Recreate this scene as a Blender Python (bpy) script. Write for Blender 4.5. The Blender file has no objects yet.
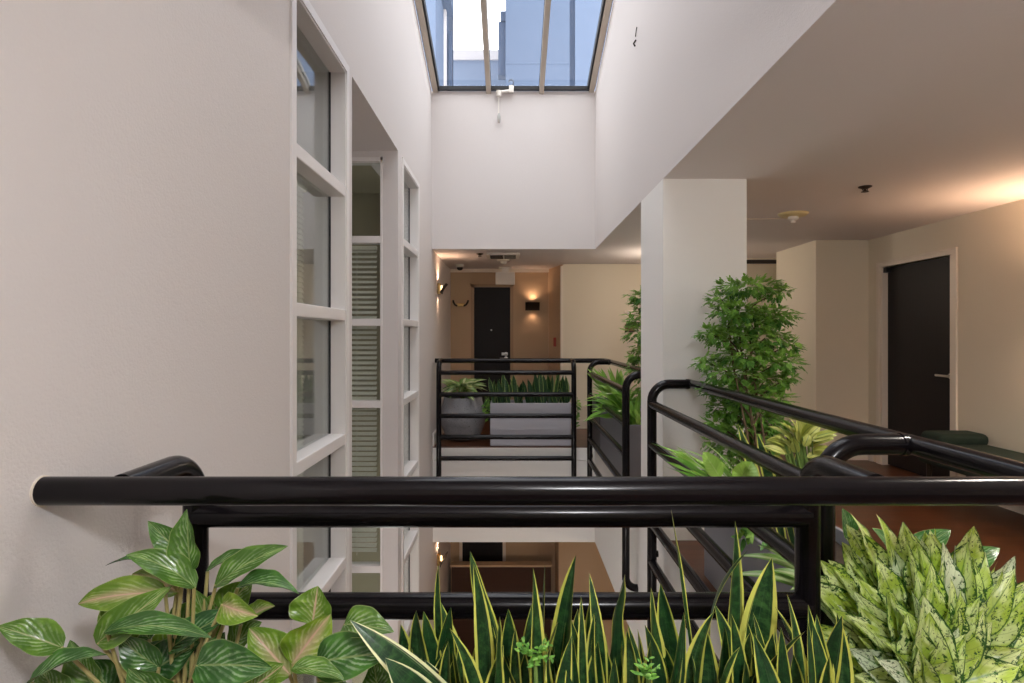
import bpy, bmesh, math, random
from mathutils import Vector, Matrix
PI = math.pi
sc = bpy.context.scene
COL = sc.collection
F = 600.0; CX = 512.0; HY = 335.0; EYE = 1.40

def at(px, py, y):
    """a point of the place seen at (px, py) and y metres into the atrium"""
    return Vector(((px-CX)/F*y, y, EYE+(HY-py)/F*y))

# ------------------------------------------------------------------ objects
def link(name, me, parent=None):
    o = bpy.data.objects.new(name, me); COL.objects.link(o)
    if parent is not None: o.parent = parent
    return o
def tag(o, label=None, cat=None, group=None, kind=None):
    if label: o['label'] = label
    if cat: o['category'] = cat
    if group: o['group'] = group
    if kind: o['kind'] = kind
    return o
def thing(name, label, cat, loc=(0,0,0), group=None):
    o = link(name, None); o.location = loc
    return tag(o, label, cat, group)

class MB:
    """collects geometry for one mesh object"""
    def __init__(s): s.v=[]; s.f=[]; s.uv=[]; s.rn=[]
    def add(s, vs, fs, uv=None, rn=0.0):
        b=len(s.v); s.v += [tuple(p) for p in vs]
        s.f += [tuple(i+b for i in f) for f in fs]
        s.uv += uv if uv else [(0.5,0.5)]*len(vs)
        s.rn += [rn]*len(vs)
        return s
    def box(s, x0,x1,y0,y1,z0,z1):
        vs=[(x,y,z) for x in (x0,x1) for y in (y0,y1) for z in (z0,z1)]
        return s.add(vs,[(0,1,3,2),(4,6,7,5),(0,4,5,1),(2,3,7,6),(0,2,6,4),(1,5,7,3)])
    def prism_x(s, poly, x0, x1):
        n=len(poly)
        vs=[(x0,y,z) for y,z in poly]+[(x1,y,z) for y,z in poly]
        fs=[tuple(range(n)), tuple(range(2*n-1,n-1,-1))]+[(i,i+n,(i+1)%n+n,(i+1)%n) for i in range(n)]
        return s.add(vs,fs)
    def prism_z(s, poly, z0, z1):
        n=len(poly)
        vs=[(x,y,z0) for x,y in poly]+[(x,y,z1) for x,y in poly]
        fs=[tuple(range(n-1,-1,-1)), tuple(range(n,2*n))]+[(i,(i+1)%n,(i+1)%n+n,i+n) for i in range(n)]
        return s.add(vs,fs)
    def tube(s, pts, r, seg=14, caps=True, r1=None):
        pts=[Vector(p) for p in pts]; n=len(pts)
        ts=[(pts[min(i+1,n-1)]-pts[max(i-1,0)]).normalized() for i in range(n)]
        up=Vector((0,0,1)) if abs(ts[0].z)<.9 else Vector((1,0,0))
        a=ts[0].cross(up).normalized(); vs=[]
        for i in range(n):
            a=(a-ts[i]*a.dot(ts[i])).normalized(); b=ts[i].cross(a)
            rr=r if r1 is None else r+(r1-r)*i/(n-1)
            vs+=[pts[i]+(a*math.cos(2*PI*k/seg)+b*math.sin(2*PI*k/seg))*rr for k in range(seg)]
        fs=[(i*seg+k, i*seg+(k+1)%seg, (i+1)*seg+(k+1)%seg, (i+1)*seg+k) for i in range(n-1) for k in range(seg)]
        if caps: fs+=[tuple(range(seg-1,-1,-1)), tuple(range((n-1)*seg,n*seg))]
        return s.add(vs,fs)
    def lathe(s, prof, c=(0,0,0), seg=32, axis='z'):
        vs=[]
        for r,h in prof:
            for k in range(seg):
                x,y=r*math.cos(2*PI*k/seg), r*math.sin(2*PI*k/seg)
                p={'z':(x,y,h),'y':(x,h,y),'x':(h,x,y)}[axis]
                vs.append((c[0]+p[0],c[1]+p[1],c[2]+p[2]))
        n=len(prof)
        fs=[(i*seg+k, i*seg+(k+1)%seg, (i+1)*seg+(k+1)%seg, (i+1)*seg+k) for i in range(n-1) for k in range(seg)]
        if prof[0][0]>1e-6: fs.append(tuple(range(seg-1,-1,-1)))
        if prof[-1][0]>1e-6: fs.append(tuple(range((n-1)*seg,n*seg)))
        return s.add(vs,fs)
    def leaf(s, base, tip, w, nrm, sag=.12, fold=.25, prof='ovate', nv=10, nu=6, wav=0., rn=None, curl=0., cup=0., hook=0., side=0.):
        base=Vector(base); tip=Vector(tip); nrm=Vector(nrm).normalized()
        d=tip-base; L=d.length
        np_=(nrm-d.normalized()*nrm.dot(d.normalized()))
        np_=np_.normalized() if np_.length>1e-4 else Vector((0,0,1))
        ctrl=(base+tip)/2+np_*sag*L
        rn=random.random() if rn is None else rn
        vs=[];uv=[]; ph=random.random()*6
        for i in range(nv+1):
            t=i/nv
            p=base*(1-t)**2+ctrl*2*t*(1-t)+tip*t*t
            T=((ctrl-base)*(1-t)+(tip-ctrl)*t).normalized()
            q=max(0,t-.6)/.4
            if hook or side:
                p=p+np_*(hook*L*q*q)+d.cross(np_).normalized()*(side*L*q*q); T=(T+np_*(hook*2.5*q)+d.cross(np_).normalized()*(side*2.5*q)).normalized()
            S=T.cross(np_).normalized(); N=S.cross(T).normalized()
            if curl: 
                ang=curl*t; S,N=S*math.cos(ang)+N*math.sin(ang), N*math.cos(ang)-S*math.sin(ang)
            if prof=='ovate': f=math.sin(PI*min(1,max(0,t))**.72)**.85 if 0<t<1 else .0
            elif prof=='round': f=math.sin(PI*t**.85)**.6 if 0<t<1 else .0
            elif prof=='sword': f=(.42+.58*math.sin(PI/2*min(1,t/.66)))*(1 if t<.66 else max(0,1-((t-.66)/.34)**1.8)**.9)
            elif prof=='strap': f=(min(1,.35+t*3))*(1-t**4)
            else: f=math.sin(PI*t) if 0<t<1 else 0
            f=max(f,.015)
            for j in range(nu+1):
                u=-1+2*j/nu
                h=fold*abs(u)*w/2*f - cup*(1-u*u)*w/2*f
                wv=wav*w*math.sin(t*17+ph+(2 if u>0 else 0))*abs(u)**1.5*f
                vs.append(p+S*(u*w/2*f)+N*(h+wv)); uv.append((j/nu,t))
        fs=[(i*(nu+1)+j, i*(nu+1)+j+1, (i+1)*(nu+1)+j+1, (i+1)*(nu+1)+j) for i in range(nv) for j in range(nu)]
        return s.add(vs,fs,uv,rn)
    def build(s, name, mat, parent=None, smooth=False, bevel=0., seg=2):
        me=bpy.data.meshes.new(name); me.from_pydata(s.v,[],s.f)
        l1=me.uv_layers.new(name='UVMap'); l2=me.uv_layers.new(name='rnd')
        for lp in me.loops:
            l1.data[lp.index].uv=s.uv[lp.vertex_index]; l2.data[lp.index].uv=(s.rn[lp.vertex_index],0)
        me.materials.append(mat)
        if smooth:
            for p in me.polygons: p.use_smooth=True
        me.validate()
        o=link(name,me,parent)
        if parent is not None and parent.type=='EMPTY':
            pass
        if not any(abs(u[0]-.5)>1e-6 for u in s.uv[:50]):
            bm=bmesh.new(); bm.from_mesh(me); bmesh.ops.recalc_face_normals(bm,faces=bm.faces); bm.to_mesh(me); bm.free()
        if bevel:
            m=o.modifiers.new('b','BEVEL'); m.width=bevel; m.segments=seg; m.limit_method='ANGLE'; m.angle_limit=.6
        if smooth and not bevel:
            m=o.modifiers.new('e','EDGE_SPLIT'); m.split_angle=.9
        return o

def part(mb, name, mat, root, **k):
    """build a part whose coordinates are world coordinates under a thing that sits at root.location"""
    l=root.location
    r=root
    off=Vector((0,0,0))
    while r is not None: off+=r.location; r=r.parent
    mb.v=[(p[0]-off.x,p[1]-off.y,p[2]-off.z) for p in mb.v]
    return mb.build(name,mat,root,**k)
def whole(mb, name, mat, label, cat, group=None, **k):
    n=len(mb.v); 
    c=Vector((sum(p[0] for p in mb.v)/n, sum(p[1] for p in mb.v)/n, min(p[2] for p in mb.v)))
    mb.v=[(p[0]-c.x,p[1]-c.y,p[2]-c.z) for p in mb.v]
    o=mb.build(name,mat,None,**k); o.location=c
    return tag(o,label,cat,group)
def struct(mb, name, mat, parent=None, **k):
    o=mb.build(name,mat,parent,**k)
    if parent is None: o['kind']='structure'
    return o

# ------------------------------------------------------------------ materials
class NT:
    def __init__(s,name):
        s.mat=bpy.data.materials.new(name); s.mat.use_nodes=True; s.t=s.mat.node_tree; s.t.nodes.clear()
        s.out=s.n('ShaderNodeOutputMaterial')
    def n(s,ty,**k):
        x=s.t.nodes.new(ty)
        for a,b in k.items(): setattr(x,a,b)
        return x
    def set(s,sock,val):
        if hasattr(val,'is_linked'): s.t.links.new(val,sock)
        elif isinstance(val,(tuple,list)) and len(val)==3 and sock.type=='RGBA': sock.default_value=(*val,1)
        else: sock.default_value=val
    def m(s,op,a,b=0.,c=0.,clamp=False):
        x=s.n('ShaderNodeMath',operation=op,use_clamp=clamp)
        s.set(x.inputs[0],a); s.set(x.inputs[1],b); s.set(x.inputs[2],c); return x.outputs[0]
    def step(s,v,lo,hi):
        x=s.n('ShaderNodeMapRange',interpolation_type='SMOOTHSTEP')
        s.set(x.inputs[0],v); x.inputs[1].default_value=lo; x.inputs[2].default_value=hi; return x.outputs[0]
    def mix(s,f,a,b,mode='MIX'):
        x=s.n('ShaderNodeMix',data_type='RGBA',blend_type=mode)
        s.set(x.inputs[0],f); s.set(x.inputs[6],a); s.set(x.inputs[7],b); return x.outputs[2]
    def noise(s,vec,scale,detail=3.,rough=.55):
        x=s.n('ShaderNodeTexNoise'); s.set(x.inputs['Vector'],vec); x.inputs['Scale'].default_value=scale
        x.inputs['Detail'].default_value=detail; x.inputs['Roughness'].default_value=rough; return x.outputs[0]
    def obj(s): return s.n('ShaderNodeTexCoord').outputs['Object']
    def geo(s): return s.n('ShaderNodeNewGeometry').outputs['Position']
    def scale(s,vec,sx,sy,sz):
        x=s.n('ShaderNodeMapping'); s.set(x.inputs[0],vec); x.inputs['Scale'].default_value=(sx,sy,sz); return x.outputs[0]
    def bump(s,h,strength,dist=.01):
        x=s.n('ShaderNodeBump'); x.inputs['Strength'].default_value=strength; x.inputs['Distance'].default_value=dist
        s.set(x.inputs['Height'],h); return x.outputs[0]
    def bsdf(s,col,rough=.5,metal=0.,normal=None,spec=.5,coat=0.):
        x=s.n('ShaderNodeBsdfPrincipled'); s.set(x.inputs['Base Color'],col); s.set(x.inputs['Roughness'],rough)
        x.inputs['Metallic'].default_value=metal; x.inputs['Specular IOR Level'].default_value=spec
        x.inputs['Coat Weight'].default_value=coat
        if normal is not None: s.set(x.inputs['Normal'],normal)
        return x
    def done(s,sh): s.t.links.new(sh.outputs[0] if hasattr(sh,'outputs') else sh, s.out.inputs[0]); return s.mat
    def uv(s):
        a=s.n('ShaderNodeUVMap',uv_map='UVMap'); b=s.n('ShaderNodeSeparateXYZ'); s.t.links.new(a.outputs[0],b.inputs[0])
        c=s.n('ShaderNodeUVMap',uv_map='rnd'); d=s.n('ShaderNodeSeparateXYZ'); s.t.links.new(c.outputs[0],d.inputs[0])
        return b.outputs[0],b.outputs[1],d.outputs[0]
    def vec(s,x,y,z):
        a=s.n('ShaderNodeCombineXYZ'); s.set(a.inputs[0],x); s.set(a.inputs[1],y); s.set(a.inputs[2],z); return a.outputs[0]
    def leafdone(s,col,rough=.35,trans=.18,normal=None):
        b=s.bsdf(col,rough,normal=normal,spec=.45)
        t=s.n('ShaderNodeBsdfTranslucent'); s.set(t.inputs[0],s.mix(.5,col,(.5,.75,.15),'MULTIPLY'))
        x=s.n('ShaderNodeMixShader'); x.inputs[0].default_value=trans
        s.t.links.new(b.outputs[0],x.inputs[1]); s.t.links.new(t.outputs[0],x.inputs[2]); return s.done(x)

def plain(name,col,rough=.5,metal=0.,spec=.5,bump=0.,bscale=60.,vary=.0,coat=0.):
    n=NT(name); p=n.geo(); c=col; nm=None
    if vary:
        f=n.noise(p,3.,4.); c=n.mix(n.m('MULTIPLY',f,vary),col,tuple(v*.6 for v in col))
    if bump: nm=n.bump(n.noise(p,bscale,4.),bump,.004)
    return n.done(n.bsdf(c,rough,metal,nm,spec,coat))

def wall_mat(name,col,bump=.35,scale=130.):
    n=NT(name); p=n.geo()
    c=n.mix(n.m('MULTIPLY',n.noise(p,1.3,4.),.16),col,tuple(v*.86 for v in col))
    h=n.m('ADD',n.noise(p,scale,3.),n.m('MULTIPLY',n.noise(p,scale*.3,2.),.6))
    return n.done(n.bsdf(c,.75,normal=n.bump(h,bump,.004),spec=.25))
M={}
M['white']=wall_mat('white_wall_paint',(.70,.66,.645))
M['bright']=wall_mat('lit_white_paint',(.86,.845,.82),.2)  # same white wall paint, lightened to stand in for stronger daylight on it
M['cream']=wall_mat('cream_wall_paint',(.76,.69,.56),.15)
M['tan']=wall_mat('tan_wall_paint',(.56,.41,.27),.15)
M['ceiling']=wall_mat('ceiling_paint',(.74,.69,.68),.2,90)
M['trim']=plain('white_window_frame_paint',(.80,.77,.76),.4)
M['creamtrim']=plain('cream_trim_paint',(.80,.72,.62),.4)
M['pipe']=plain('black_gloss_pipe_paint',(.005,.004,.005),.2,spec=.24)
M['grey']=plain('grey_fibre_planter',(.27,.275,.31),.55,bump=.2,bscale=50,vary=.35)
M['lgrey']=plain('pale_grey_planter',(.50,.50,.56),.5,bump=.15,bscale=50,vary=.2)
M['stone']=None
M['soil']=plain('dark_potting_soil',(.035,.022,.014),.95,bump=1.,bscale=40)
M['door']=None
M['steel']=plain('brushed_steel',(.62,.60,.57),.3,1.)
M['brass']=plain('aged_brass',(.55,.36,.14),.35,1.)
M['bronze']=plain('dark_bronze_metal',(.035,.022,.014),.45,.4)
M['plastic']=plain('off_white_plastic',(.78,.74,.68),.45)
M['yplastic']=plain('yellowed_plastic',(.70,.58,.30),.45)
M['gap']=plain('dark_vent_void',(.02,.018,.016),.8)
M['green']=None
M['alu']=plain('tan_anodised_aluminium',(.56,.49,.41),.4,.3)
M['gasket']=plain('black_rubber_gasket',(.012,.012,.014),.6)
M['red']=plain('red_alarm_plastic',(.42,.05,.02),.4)
M['bark']=plain('pale_brown_bark',(.10,.065,.03),.8,bump=.8,bscale=70,vary=.5)
M['stem']=plain('pinkish_leaf_stem',(.42,.36,.14),.4,vary=.4)
M['gstem']=plain('green_leaf_stem',(.16,.26,.06),.4)
M['slat']=plain('blind_slat',(.80,.80,.73),.5)
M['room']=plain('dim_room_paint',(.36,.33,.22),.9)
M['brown']=None

n=NT('pitted_charcoal_stone'); p=n.geo()
pits=n.step(n.noise(p,75,2.),.62,.70)
M['stone']=n.done(n.bsdf(n.mix(pits,n.mix(n.noise(p,9,4.),(.20,.20,.215),(.33,.33,.35)),(.03,.03,.032)),.7,normal=n.bump(n.m('MULTIPLY',pits,-1.),.6,.01)))

n=NT('black_wood_door'); p=n.geo()
g=n.noise(n.scale(p,26,26,1.4),2.,5.)
M['door']=n.done(n.bsdf(n.mix(g,(.006,.005,.006),(.016,.012,.013)),n.m('ADD',n.m('MULTIPLY',g,.2),.38),normal=n.bump(g,.15,.004),spec=.25))

n=NT('dark_green_velvet'); p=n.geo()
M['green']=n.done(n.bsdf(n.mix(n.noise(p,14,3.),(.004,.015,.010),(.007,.023,.014)),.85,normal=n.bump(n.noise(p,300,2.),.2,.002)))

def wood(name,c0,c1,rough,axis):
    n=NT(name); p=n.geo()
    v=p
    if axis=='y':
        sp=n.n('ShaderNodeSeparateXYZ'); n.t.links.new(p,sp.inputs[0]); v=n.vec(sp.outputs[1],sp.outputs[0],sp.outputs[2])
    b=n.n('ShaderNodeTexBrick'); n.set(b.inputs['Vector'],v); b.inputs['Scale'].default_value=1.
    b.inputs['Brick Width'].default_value=1.1; b.inputs['Row Height'].default_value=.085; b.inputs['Mortar Size'].default_value=.0016
    b.inputs['Color1'].default_value=(.1,.1,.1,1); b.inputs['Color2'].default_value=(.9,.9,.9,1); b.inputs['Mortar'].default_value=(.0,.0,.0,1)
    b.offset=.37
    g=n.noise(n.scale(v,2.2,38,38),1.,5.,.6)
    f=n.m('ADD',n.m('MULTIPLY',g,.65),n.m('MULTIPLY',b.outputs[0],.35))
    c=n.mix(f,c0,c1)
    c=n.mix(n.m('MULTIPLY',b.outputs[1],.7),c,(.02,.008,.004))
    return n.done(n.bsdf(c,n.m('ADD',n.m('MULTIPLY',g,.12),rough),normal=n.bump(g,.06,.003),spec=.4))
M['floor']=wood('red_brown_wood_floor',(.045,.015,.006),(.150,.054,.022),.28,'x')
M['brown']=wood('dark_walnut_boards',(.035,.013,.006),(.075,.028,.012),.5,'x')

def glass(name,tint,refl):
    n=NT(name)
    t=n.n('ShaderNodeBsdfTransparent'); t.inputs[0].default_value=(*tint,1)
    g=n.n('ShaderNodeBsdfGlossy'); g.inputs['Roughness'].default_value=.015; g.inputs[0].default_value=(.95,.97,1,1)
    fr=n.n('ShaderNodeFresnel'); bf=n.n('ShaderNodeNewGeometry').outputs['Backfacing']; n.set(fr.inputs[0],n.m('ADD',n.m('MULTIPLY',bf,1/refl-refl),refl))
    x=n.n('ShaderNodeMixShader'); n.t.links.new(fr.outputs[0],x.inputs[0])
    n.t.links.new(t.outputs[0],x.inputs[1]); n.t.links.new(g.outputs[0],x.inputs[2]); return n.done(x)
M['glass']=glass('window_glass',(.88,.90,.88),1.6)
M['skyglass']=glass('skylight_glass',(.93,.95,.97),1.35)
def lamp(name,col,st):
    n=NT(name); e=n.n('ShaderNodeEmission'); e.inputs[0].default_value=(*col,1); e.inputs[1].default_value=st; return n.done(e)
M['bulb']=lamp('lit_bulb',(1,.66,.34),4.)

# outdoor paint
M['blue']=plain('blue_grey_stucco',(.075,.105,.165),.8,vary=.25,bump=.2,bscale=8)
M['blued']=plain('slate_blue_stucco',(.06,.088,.15),.8,vary=.2)
M['bluel']=plain('pale_blue_stucco',(.095,.13,.20),.8,vary=.25)
M['cap']=plain('pale_coping',(.50,.47,.47),.7)

# leaves
def m_aglao():
    n=NT('silver_veined_leaf'); u,v,r=n.uv()
    a=n.m('ABSOLUTE',n.m('MULTIPLY',n.m('SUBTRACT',u,.5),2.))
    nz=n.noise(n.vec(n.m('MULTIPLY',u,2.5),n.m('MULTIPLY',v,4.),n.m('MULTIPLY',r,40.)),1.,4.,.6)
    ph=n.m('ADD',n.m('SUBTRACT',n.m('MULTIPLY',v,7.),n.m('MULTIPLY',n.m('POWER',a,.8),4.2)),n.m('MULTIPLY',nz,1.6))
    w=n.m('ADD',n.m('MULTIPLY',n.m('SINE',n.m('MULTIPLY',ph,2*PI)),.5),.5)
    fade=n.m('SUBTRACT',1.,n.step(a,.45,.88))
    patch=n.step(nz,.40,.62)
    mask=n.m('MULTIPLY',n.m('MULTIPLY',n.step(w,.35,1.),fade),n.m('ADD',n.m('MULTIPLY',patch,.75),.15))
    base=n.mix(r,(.018,.085,.022),(.17,.31,.022))
    base=n.mix(n.m('MULTIPLY',n.step(nz,.42,.72),.8),base,n.mix(r,(.05,.22,.03),(.36,.50,.055)))
    c=n.mix(n.m('MULTIPLY',mask,.72),base,n.mix(r,(.34,.50,.30),(.58,.62,.30)))
    c=n.mix(n.m('MULTIPLY',n.m('SUBTRACT',1.,n.step(a,.04,.55)),n.m('MULTIPLY',n.step(r,.55,.8),.55)),c,(.66,.44,.33))
    rib=n.m('SUBTRACT',1.,n.step(a,.02,.075))
    c=n.mix(n.m('MULTIPLY',rib,n.m('ADD',n.m('MULTIPLY',n.step(r,.3,.7),.5),.4)),c,n.mix(n.step(r,.3,.6),(.42,.50,.20),(.66,.42,.32)))
    c=n.mix(n.m('MULTIPLY',n.step(a,.94,.99),.55),c,(.42,.50,.20))
    return n.leafdone(c,.22,.16,n.bump(n.m('ADD',w,n.m('MULTIPLY',rib,-1.5)),.16,.004))
def m_snake(name='yellow_edged_sword_leaf',edge=(.56,.56,.09),lo=.72,hi=.79):
    n=NT(name); u,v,r=n.uv()
    a=n.m('ABSOLUTE',n.m('MULTIPLY',n.m('SUBTRACT',u,.5),2.))
    nz=n.noise(n.vec(n.m('MULTIPLY',u,2.),n.m('MULTIPLY',v,26.),n.m('MULTIPLY',r,60.)),1.,4.,.7)
    st=n.noise(n.vec(n.m('MULTIPLY',u,26.),n.m('MULTIPLY',v,1.2),n.m('MULTIPLY',r,60.)),1.,2.)
    g=n.mix(n.step(nz,.40,.66),(.007,.036,.012),n.mix(r,(.016,.075,.018),(.05,.13,.035)))
    g=n.mix(n.m('MULTIPLY',n.step(st,.58,.66),.6),g,(.09,.17,.075))
    e=n.step(n.m('ADD',a,n.m('ADD',n.m('MULTIPLY',n.m('SUBTRACT',st,.5),.3),n.m('MULTIPLY',n.m('SUBTRACT',r,.5),.22))),lo,hi)
    c=n.mix(e,g,n.mix(r,edge,tuple(min(1,x*1.25+.05) for x in edge)))
    return n.leafdone(c,.33,.12,n.bump(nz,.05,.003))
def m_cream():
    n=NT('cream_speckled_leaf'); u,v,r=n.uv()
    a=n.m('ABSOLUTE',n.m('MULTIPLY',n.m('SUBTRACT',u,.5),2.))
    vec=n.vec(n.m('MULTIPLY',u,8.),n.m('MULTIPLY',v,15.),n.m('MULTIPLY',r,80.))
    sp=n.noise(vec,1.,4.,.75)
    big=n.noise(n.vec(n.m('MULTIPLY',u,2.5),n.m('MULTIPLY',v,3.),n.m('MULTIPLY',r,50.)),1.,2.)
    base=n.mix(n.step(big,.38,.62),(.50,.65,.09),(.84,.92,.44))
    base=n.mix(n.step(r,.8,1.),base,(.80,.87,.64))
    t=n.m('ADD',sp,n.m('MULTIPLY',n.m('POWER',a,4.),.13))
    t=n.m('ADD',t,n.m('MULTIPLY',n.m('SUBTRACT',n.noise(n.vec(n.m('MULTIPLY',u,2.),n.m('MULTIPLY',v,4.),n.m('MULTIPLY',r,20.)),1.,2.),.5),.25))
    c=n.mix(n.step(t,.56,.62),base,(.03,.105,.016))
    w=n.m('SINE',n.m('MULTIPLY',n.m('SUBTRACT',n.m('MULTIPLY',v,7.),n.m('MULTIPLY',a,2.4)),2*PI))
    c=n.mix(n.m('MULTIPLY',n.step(w,.9,1.),.35),c,(.16,.30,.05))
    c=n.mix(n.m('MULTIPLY',n.m('SUBTRACT',1.,n.step(a,.02,.07)),.75),c,(.12,.27,.05))
    c=n.mix(n.step(a,.91,.97),c,(.04,.13,.02))
    return n.leafdone(c,.3,.2,n.bump(w,.08,.003))
def m_simple(name,c0,c1,rib,rough=.35,trans=.2,ribw=.07):
    n=NT(name); u,v,r=n.uv()
    a=n.m('ABSOLUTE',n.m('MULTIPLY',n.m('SUBTRACT',u,.5),2.))
    c=n.mix(r,c0,c1)
    c=n.mix(n.m('MULTIPLY',n.m('SUBTRACT',1.,n.step(a,ribw*.4,ribw)),.8),c,rib)
    w=n.m('SINE',n.m('MULTIPLY',n.m('SUBTRACT',n.m('MULTIPLY',v,9.),n.m('MULTIPLY',a,2.)),2*PI))
    c=n.mix(n.m('MULTIPLY',n.step(w,.6,1.),.25),c,rib)
    return n.leafdone(c,rough,trans,n.bump(w,.12,.003))
M['darksnake']=m_snake('dark_sword_leaf',(.30,.40,.10),.86,.93); M['aglao']=m_aglao(); M['snake']=m_snake(); M['creamleaf']=m_cream()
M['drac']=m_snake('white_edged_strap_leaf',(.72,.74,.42),.72,.82)
M['fern']=m_simple('bright_fern_leaf',(.13,.36,.04),(.32,.55,.09),(.45,.62,.20))
M['strap']=m_simple('striped_strap_leaf',(.13,.30,.06),(.22,.40,.09),(.55,.66,.36),.35,.2,.45)
M['croton']=m_simple('yellow_green_edged_leaf',(.34,.38,.06),(.60,.62,.20),(.06,.15,.025),.35,.2,.14)
M['dieff']=m_simple('cream_centred_leaf',(.10,.26,.05),(.20,.36,.08),(.66,.70,.42),.35,.2,.6)
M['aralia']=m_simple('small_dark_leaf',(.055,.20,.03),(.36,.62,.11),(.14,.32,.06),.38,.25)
M['araliab']=m_simple('small_bright_leaf',(.10,.30,.035),(.22,.46,.07),(.25,.45,.1),.38,.25)

# ------------------------------------------------------------------ the shell
XL=-.995; XR=1.03; CEIL=2.465; YN=1.47; YF=7.43; LOW=-3.6; YB=9.72; XW=4.0; YB2=9.0
def skyz(y): return 4.42+.28*(YF-y)
SOF=-1.2                     # underside of the deep floor edge, seen across the atrium

w=MB()
T0=XL-.30
def lwall(y0,y1,z0,z1=None):
    if z1 is None: w.prism_x([(y0,z0),(y1,z0),(y1,skyz(y1)),(y0,skyz(y0))],T0,XL)
    else: w.box(T0,XL,y0,y1,z0,z1)
W1=(2.74,3.575,2.97); RC=(3.73,5.24,3.01); W2=(5.46,6.33,2.955)
lwall(-2.6,YN,LOW,CEIL+.3)
lwall(YN,W1[0],LOW); lwall(W1[0],W1[1],W1[2]); lwall(W1[1],RC[0],LOW)
lwall(RC[0],RC[1],RC[2]); lwall(W2[0],W2[1],W2[2]); w.prism_x([(RC[1],LOW),(W2[0],LOW),(W2[0],skyz(W2[0])),(RC[1],skyz(RC[1]))],-1.13,XL); lwall(W2[1],YF+.18,LOW)
lwall(YF+.18,YB+.2,LOW,CEIL+.3)
# recess: near return, back, soffit, end wall around its window
RX=-2.0
w.box(RX-.2,T0,RC[0]-.2,RC[0],LOW,RC[2]+.2)
w.box(RX-.2,RX,RC[0],RC[1]+.1,LOW,RC[2]+.2)
w.box(RX-.2,T0,RC[0]-.2,RC[1]+.2,RC[2],RC[2]+.2)
w.box(T0-.02,-1.13,RC[1],W2[0],RC[2]-.001,RC[2]+.4)
w.box(RX,-1.13,RC[1],RC[1]+.2,2.95,RC[2]-.001)
struct(w,'wall_left',M['white'])

# far upper wall, right upper wall, near upper wall (around the light well)
w=MB(); w.box(XL-.02,XR+.2,YF,YF+.18,CEIL,skyz(YF)); struct(w,'wall_far_upper',M['white'])
w=MB(); w.prism_x([(YN-.2,CEIL),(YF+.18,CEIL),(YF+.18,skyz(YF+.18)),(YN-.2,skyz(YN-.2))],XR,XR+.2); struct(w,'wall_right_upper',M['white'])
w=MB(); w.box(XL-.02,XR+.2,YN-.2,YN,CEIL,skyz(YN)); struct(w,'wall_near_upper',M['white'])

# ceilings
w=MB(); w.box(XR+.001,XW+.3,-2.6,YB+.3,CEIL-.001,CEIL+.25); w.box(XL-.0,XR+.001,YF+.001,YB+.3,CEIL-.001,CEIL+.25); w.box(XL-.0,XR+.001,-2.6,YN-.001,CEIL-.001,CEIL+.25)
struct(w,'ceiling',M['ceiling'])
# lower hall soffit & deep floor edge
def ring(mb,z0,z1,e=0.):
    mb.box(XR-e,XW+.3,-2.6,YB+.3,z0,z1); mb.box(XL,XR-e,YF+.09-e,YB+.3,z0,z1); mb.box(XL,XR-e,-2.6,YN+.06+e,z0,z1)
w=MB(); ring(w,-.012,0.); struct(w,'floor',M['floor'])
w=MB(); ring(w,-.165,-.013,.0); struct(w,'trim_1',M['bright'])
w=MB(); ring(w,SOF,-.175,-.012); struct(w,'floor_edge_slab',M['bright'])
w=MB(); w.box(XL-.3,XW+.3,-2.6,YB+.3,LOW-.2,LOW); struct(w,'floor_lower',M['floor'])
# right side of the storey below and its back wall
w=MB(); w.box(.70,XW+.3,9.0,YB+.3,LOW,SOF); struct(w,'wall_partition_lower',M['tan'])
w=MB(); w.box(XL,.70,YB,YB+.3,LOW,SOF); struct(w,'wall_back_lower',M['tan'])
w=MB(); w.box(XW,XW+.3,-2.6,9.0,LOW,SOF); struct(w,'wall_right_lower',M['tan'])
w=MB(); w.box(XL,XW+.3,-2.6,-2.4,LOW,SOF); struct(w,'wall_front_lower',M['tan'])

# back wall of this storey: recess with the door, partition to its right
w=MB()
DX0,DX1,DZ=-.635,-.008,2.195
w.box(XL-.1,DX0,YB,YB+.3,0,CEIL); w.box(DX1,.78,YB,YB+.3,0,CEIL); w.box(DX0,DX1,YB,YB+.3,DZ,CEIL)
w.box(DX0,DX1,YB+.12,YB+.3,0,DZ)
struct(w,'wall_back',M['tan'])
w=MB(); w.prism_z([(.765,YB2),(XW+.3,YB2),(XW+.3,YB+.3),(.765,YB+.3)],0,CEIL); struct(w,'wall_partition',M['cream'])
# angled return of the recess, with its jamb
w=MB(); w.prism_z([(.765,9.06),(.765,YB+.1),(.585,YB+.1),(.585,YB-.01),(.745,9.10)],0,CEIL); struct(w,'wall_recess_right',M['tan'])
w=MB(); w.box(.728,.765,8.975,9.06,0,CEIL-.03); w.box(.59,.615,YB-.035,YB,0,2.34); struct(w,'trim_2',M['creamtrim'])
w=MB(); w.box(XL,.765,YB-.05,YB,2.415,CEIL); struct(w,'trim_3',M['creamtrim'])

# right wall with the door opening
RD0,RD1,RDZ=5.43,6.50,2.13
w=MB()
w.box(XW,XW+.3,-2.6,RD0,0,CEIL); w.box(XW,XW+.3,RD1,YB,0,CEIL); w.box(XW,XW+.3,RD0,RD1,RDZ,CEIL)
w.box(XW+.13,XW+.3,RD0,RD1,0,RDZ)
struct(w,'wall_right',M['cream'])
w=MB(); w.box(3.41,XW,6.73,7.74,0,CEIL); struct(w,'wall_return',M['cream'])
w=MB(); w.box(XL-.3,XW+.3,-2.8,-2.6,0,CEIL); struct(w,'wall_front',M['cream'])
# column
w=MB(); w.box(XR,1.60,4.09,4.79,0,CEIL); struct(w,'column',M['bright'])

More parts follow.
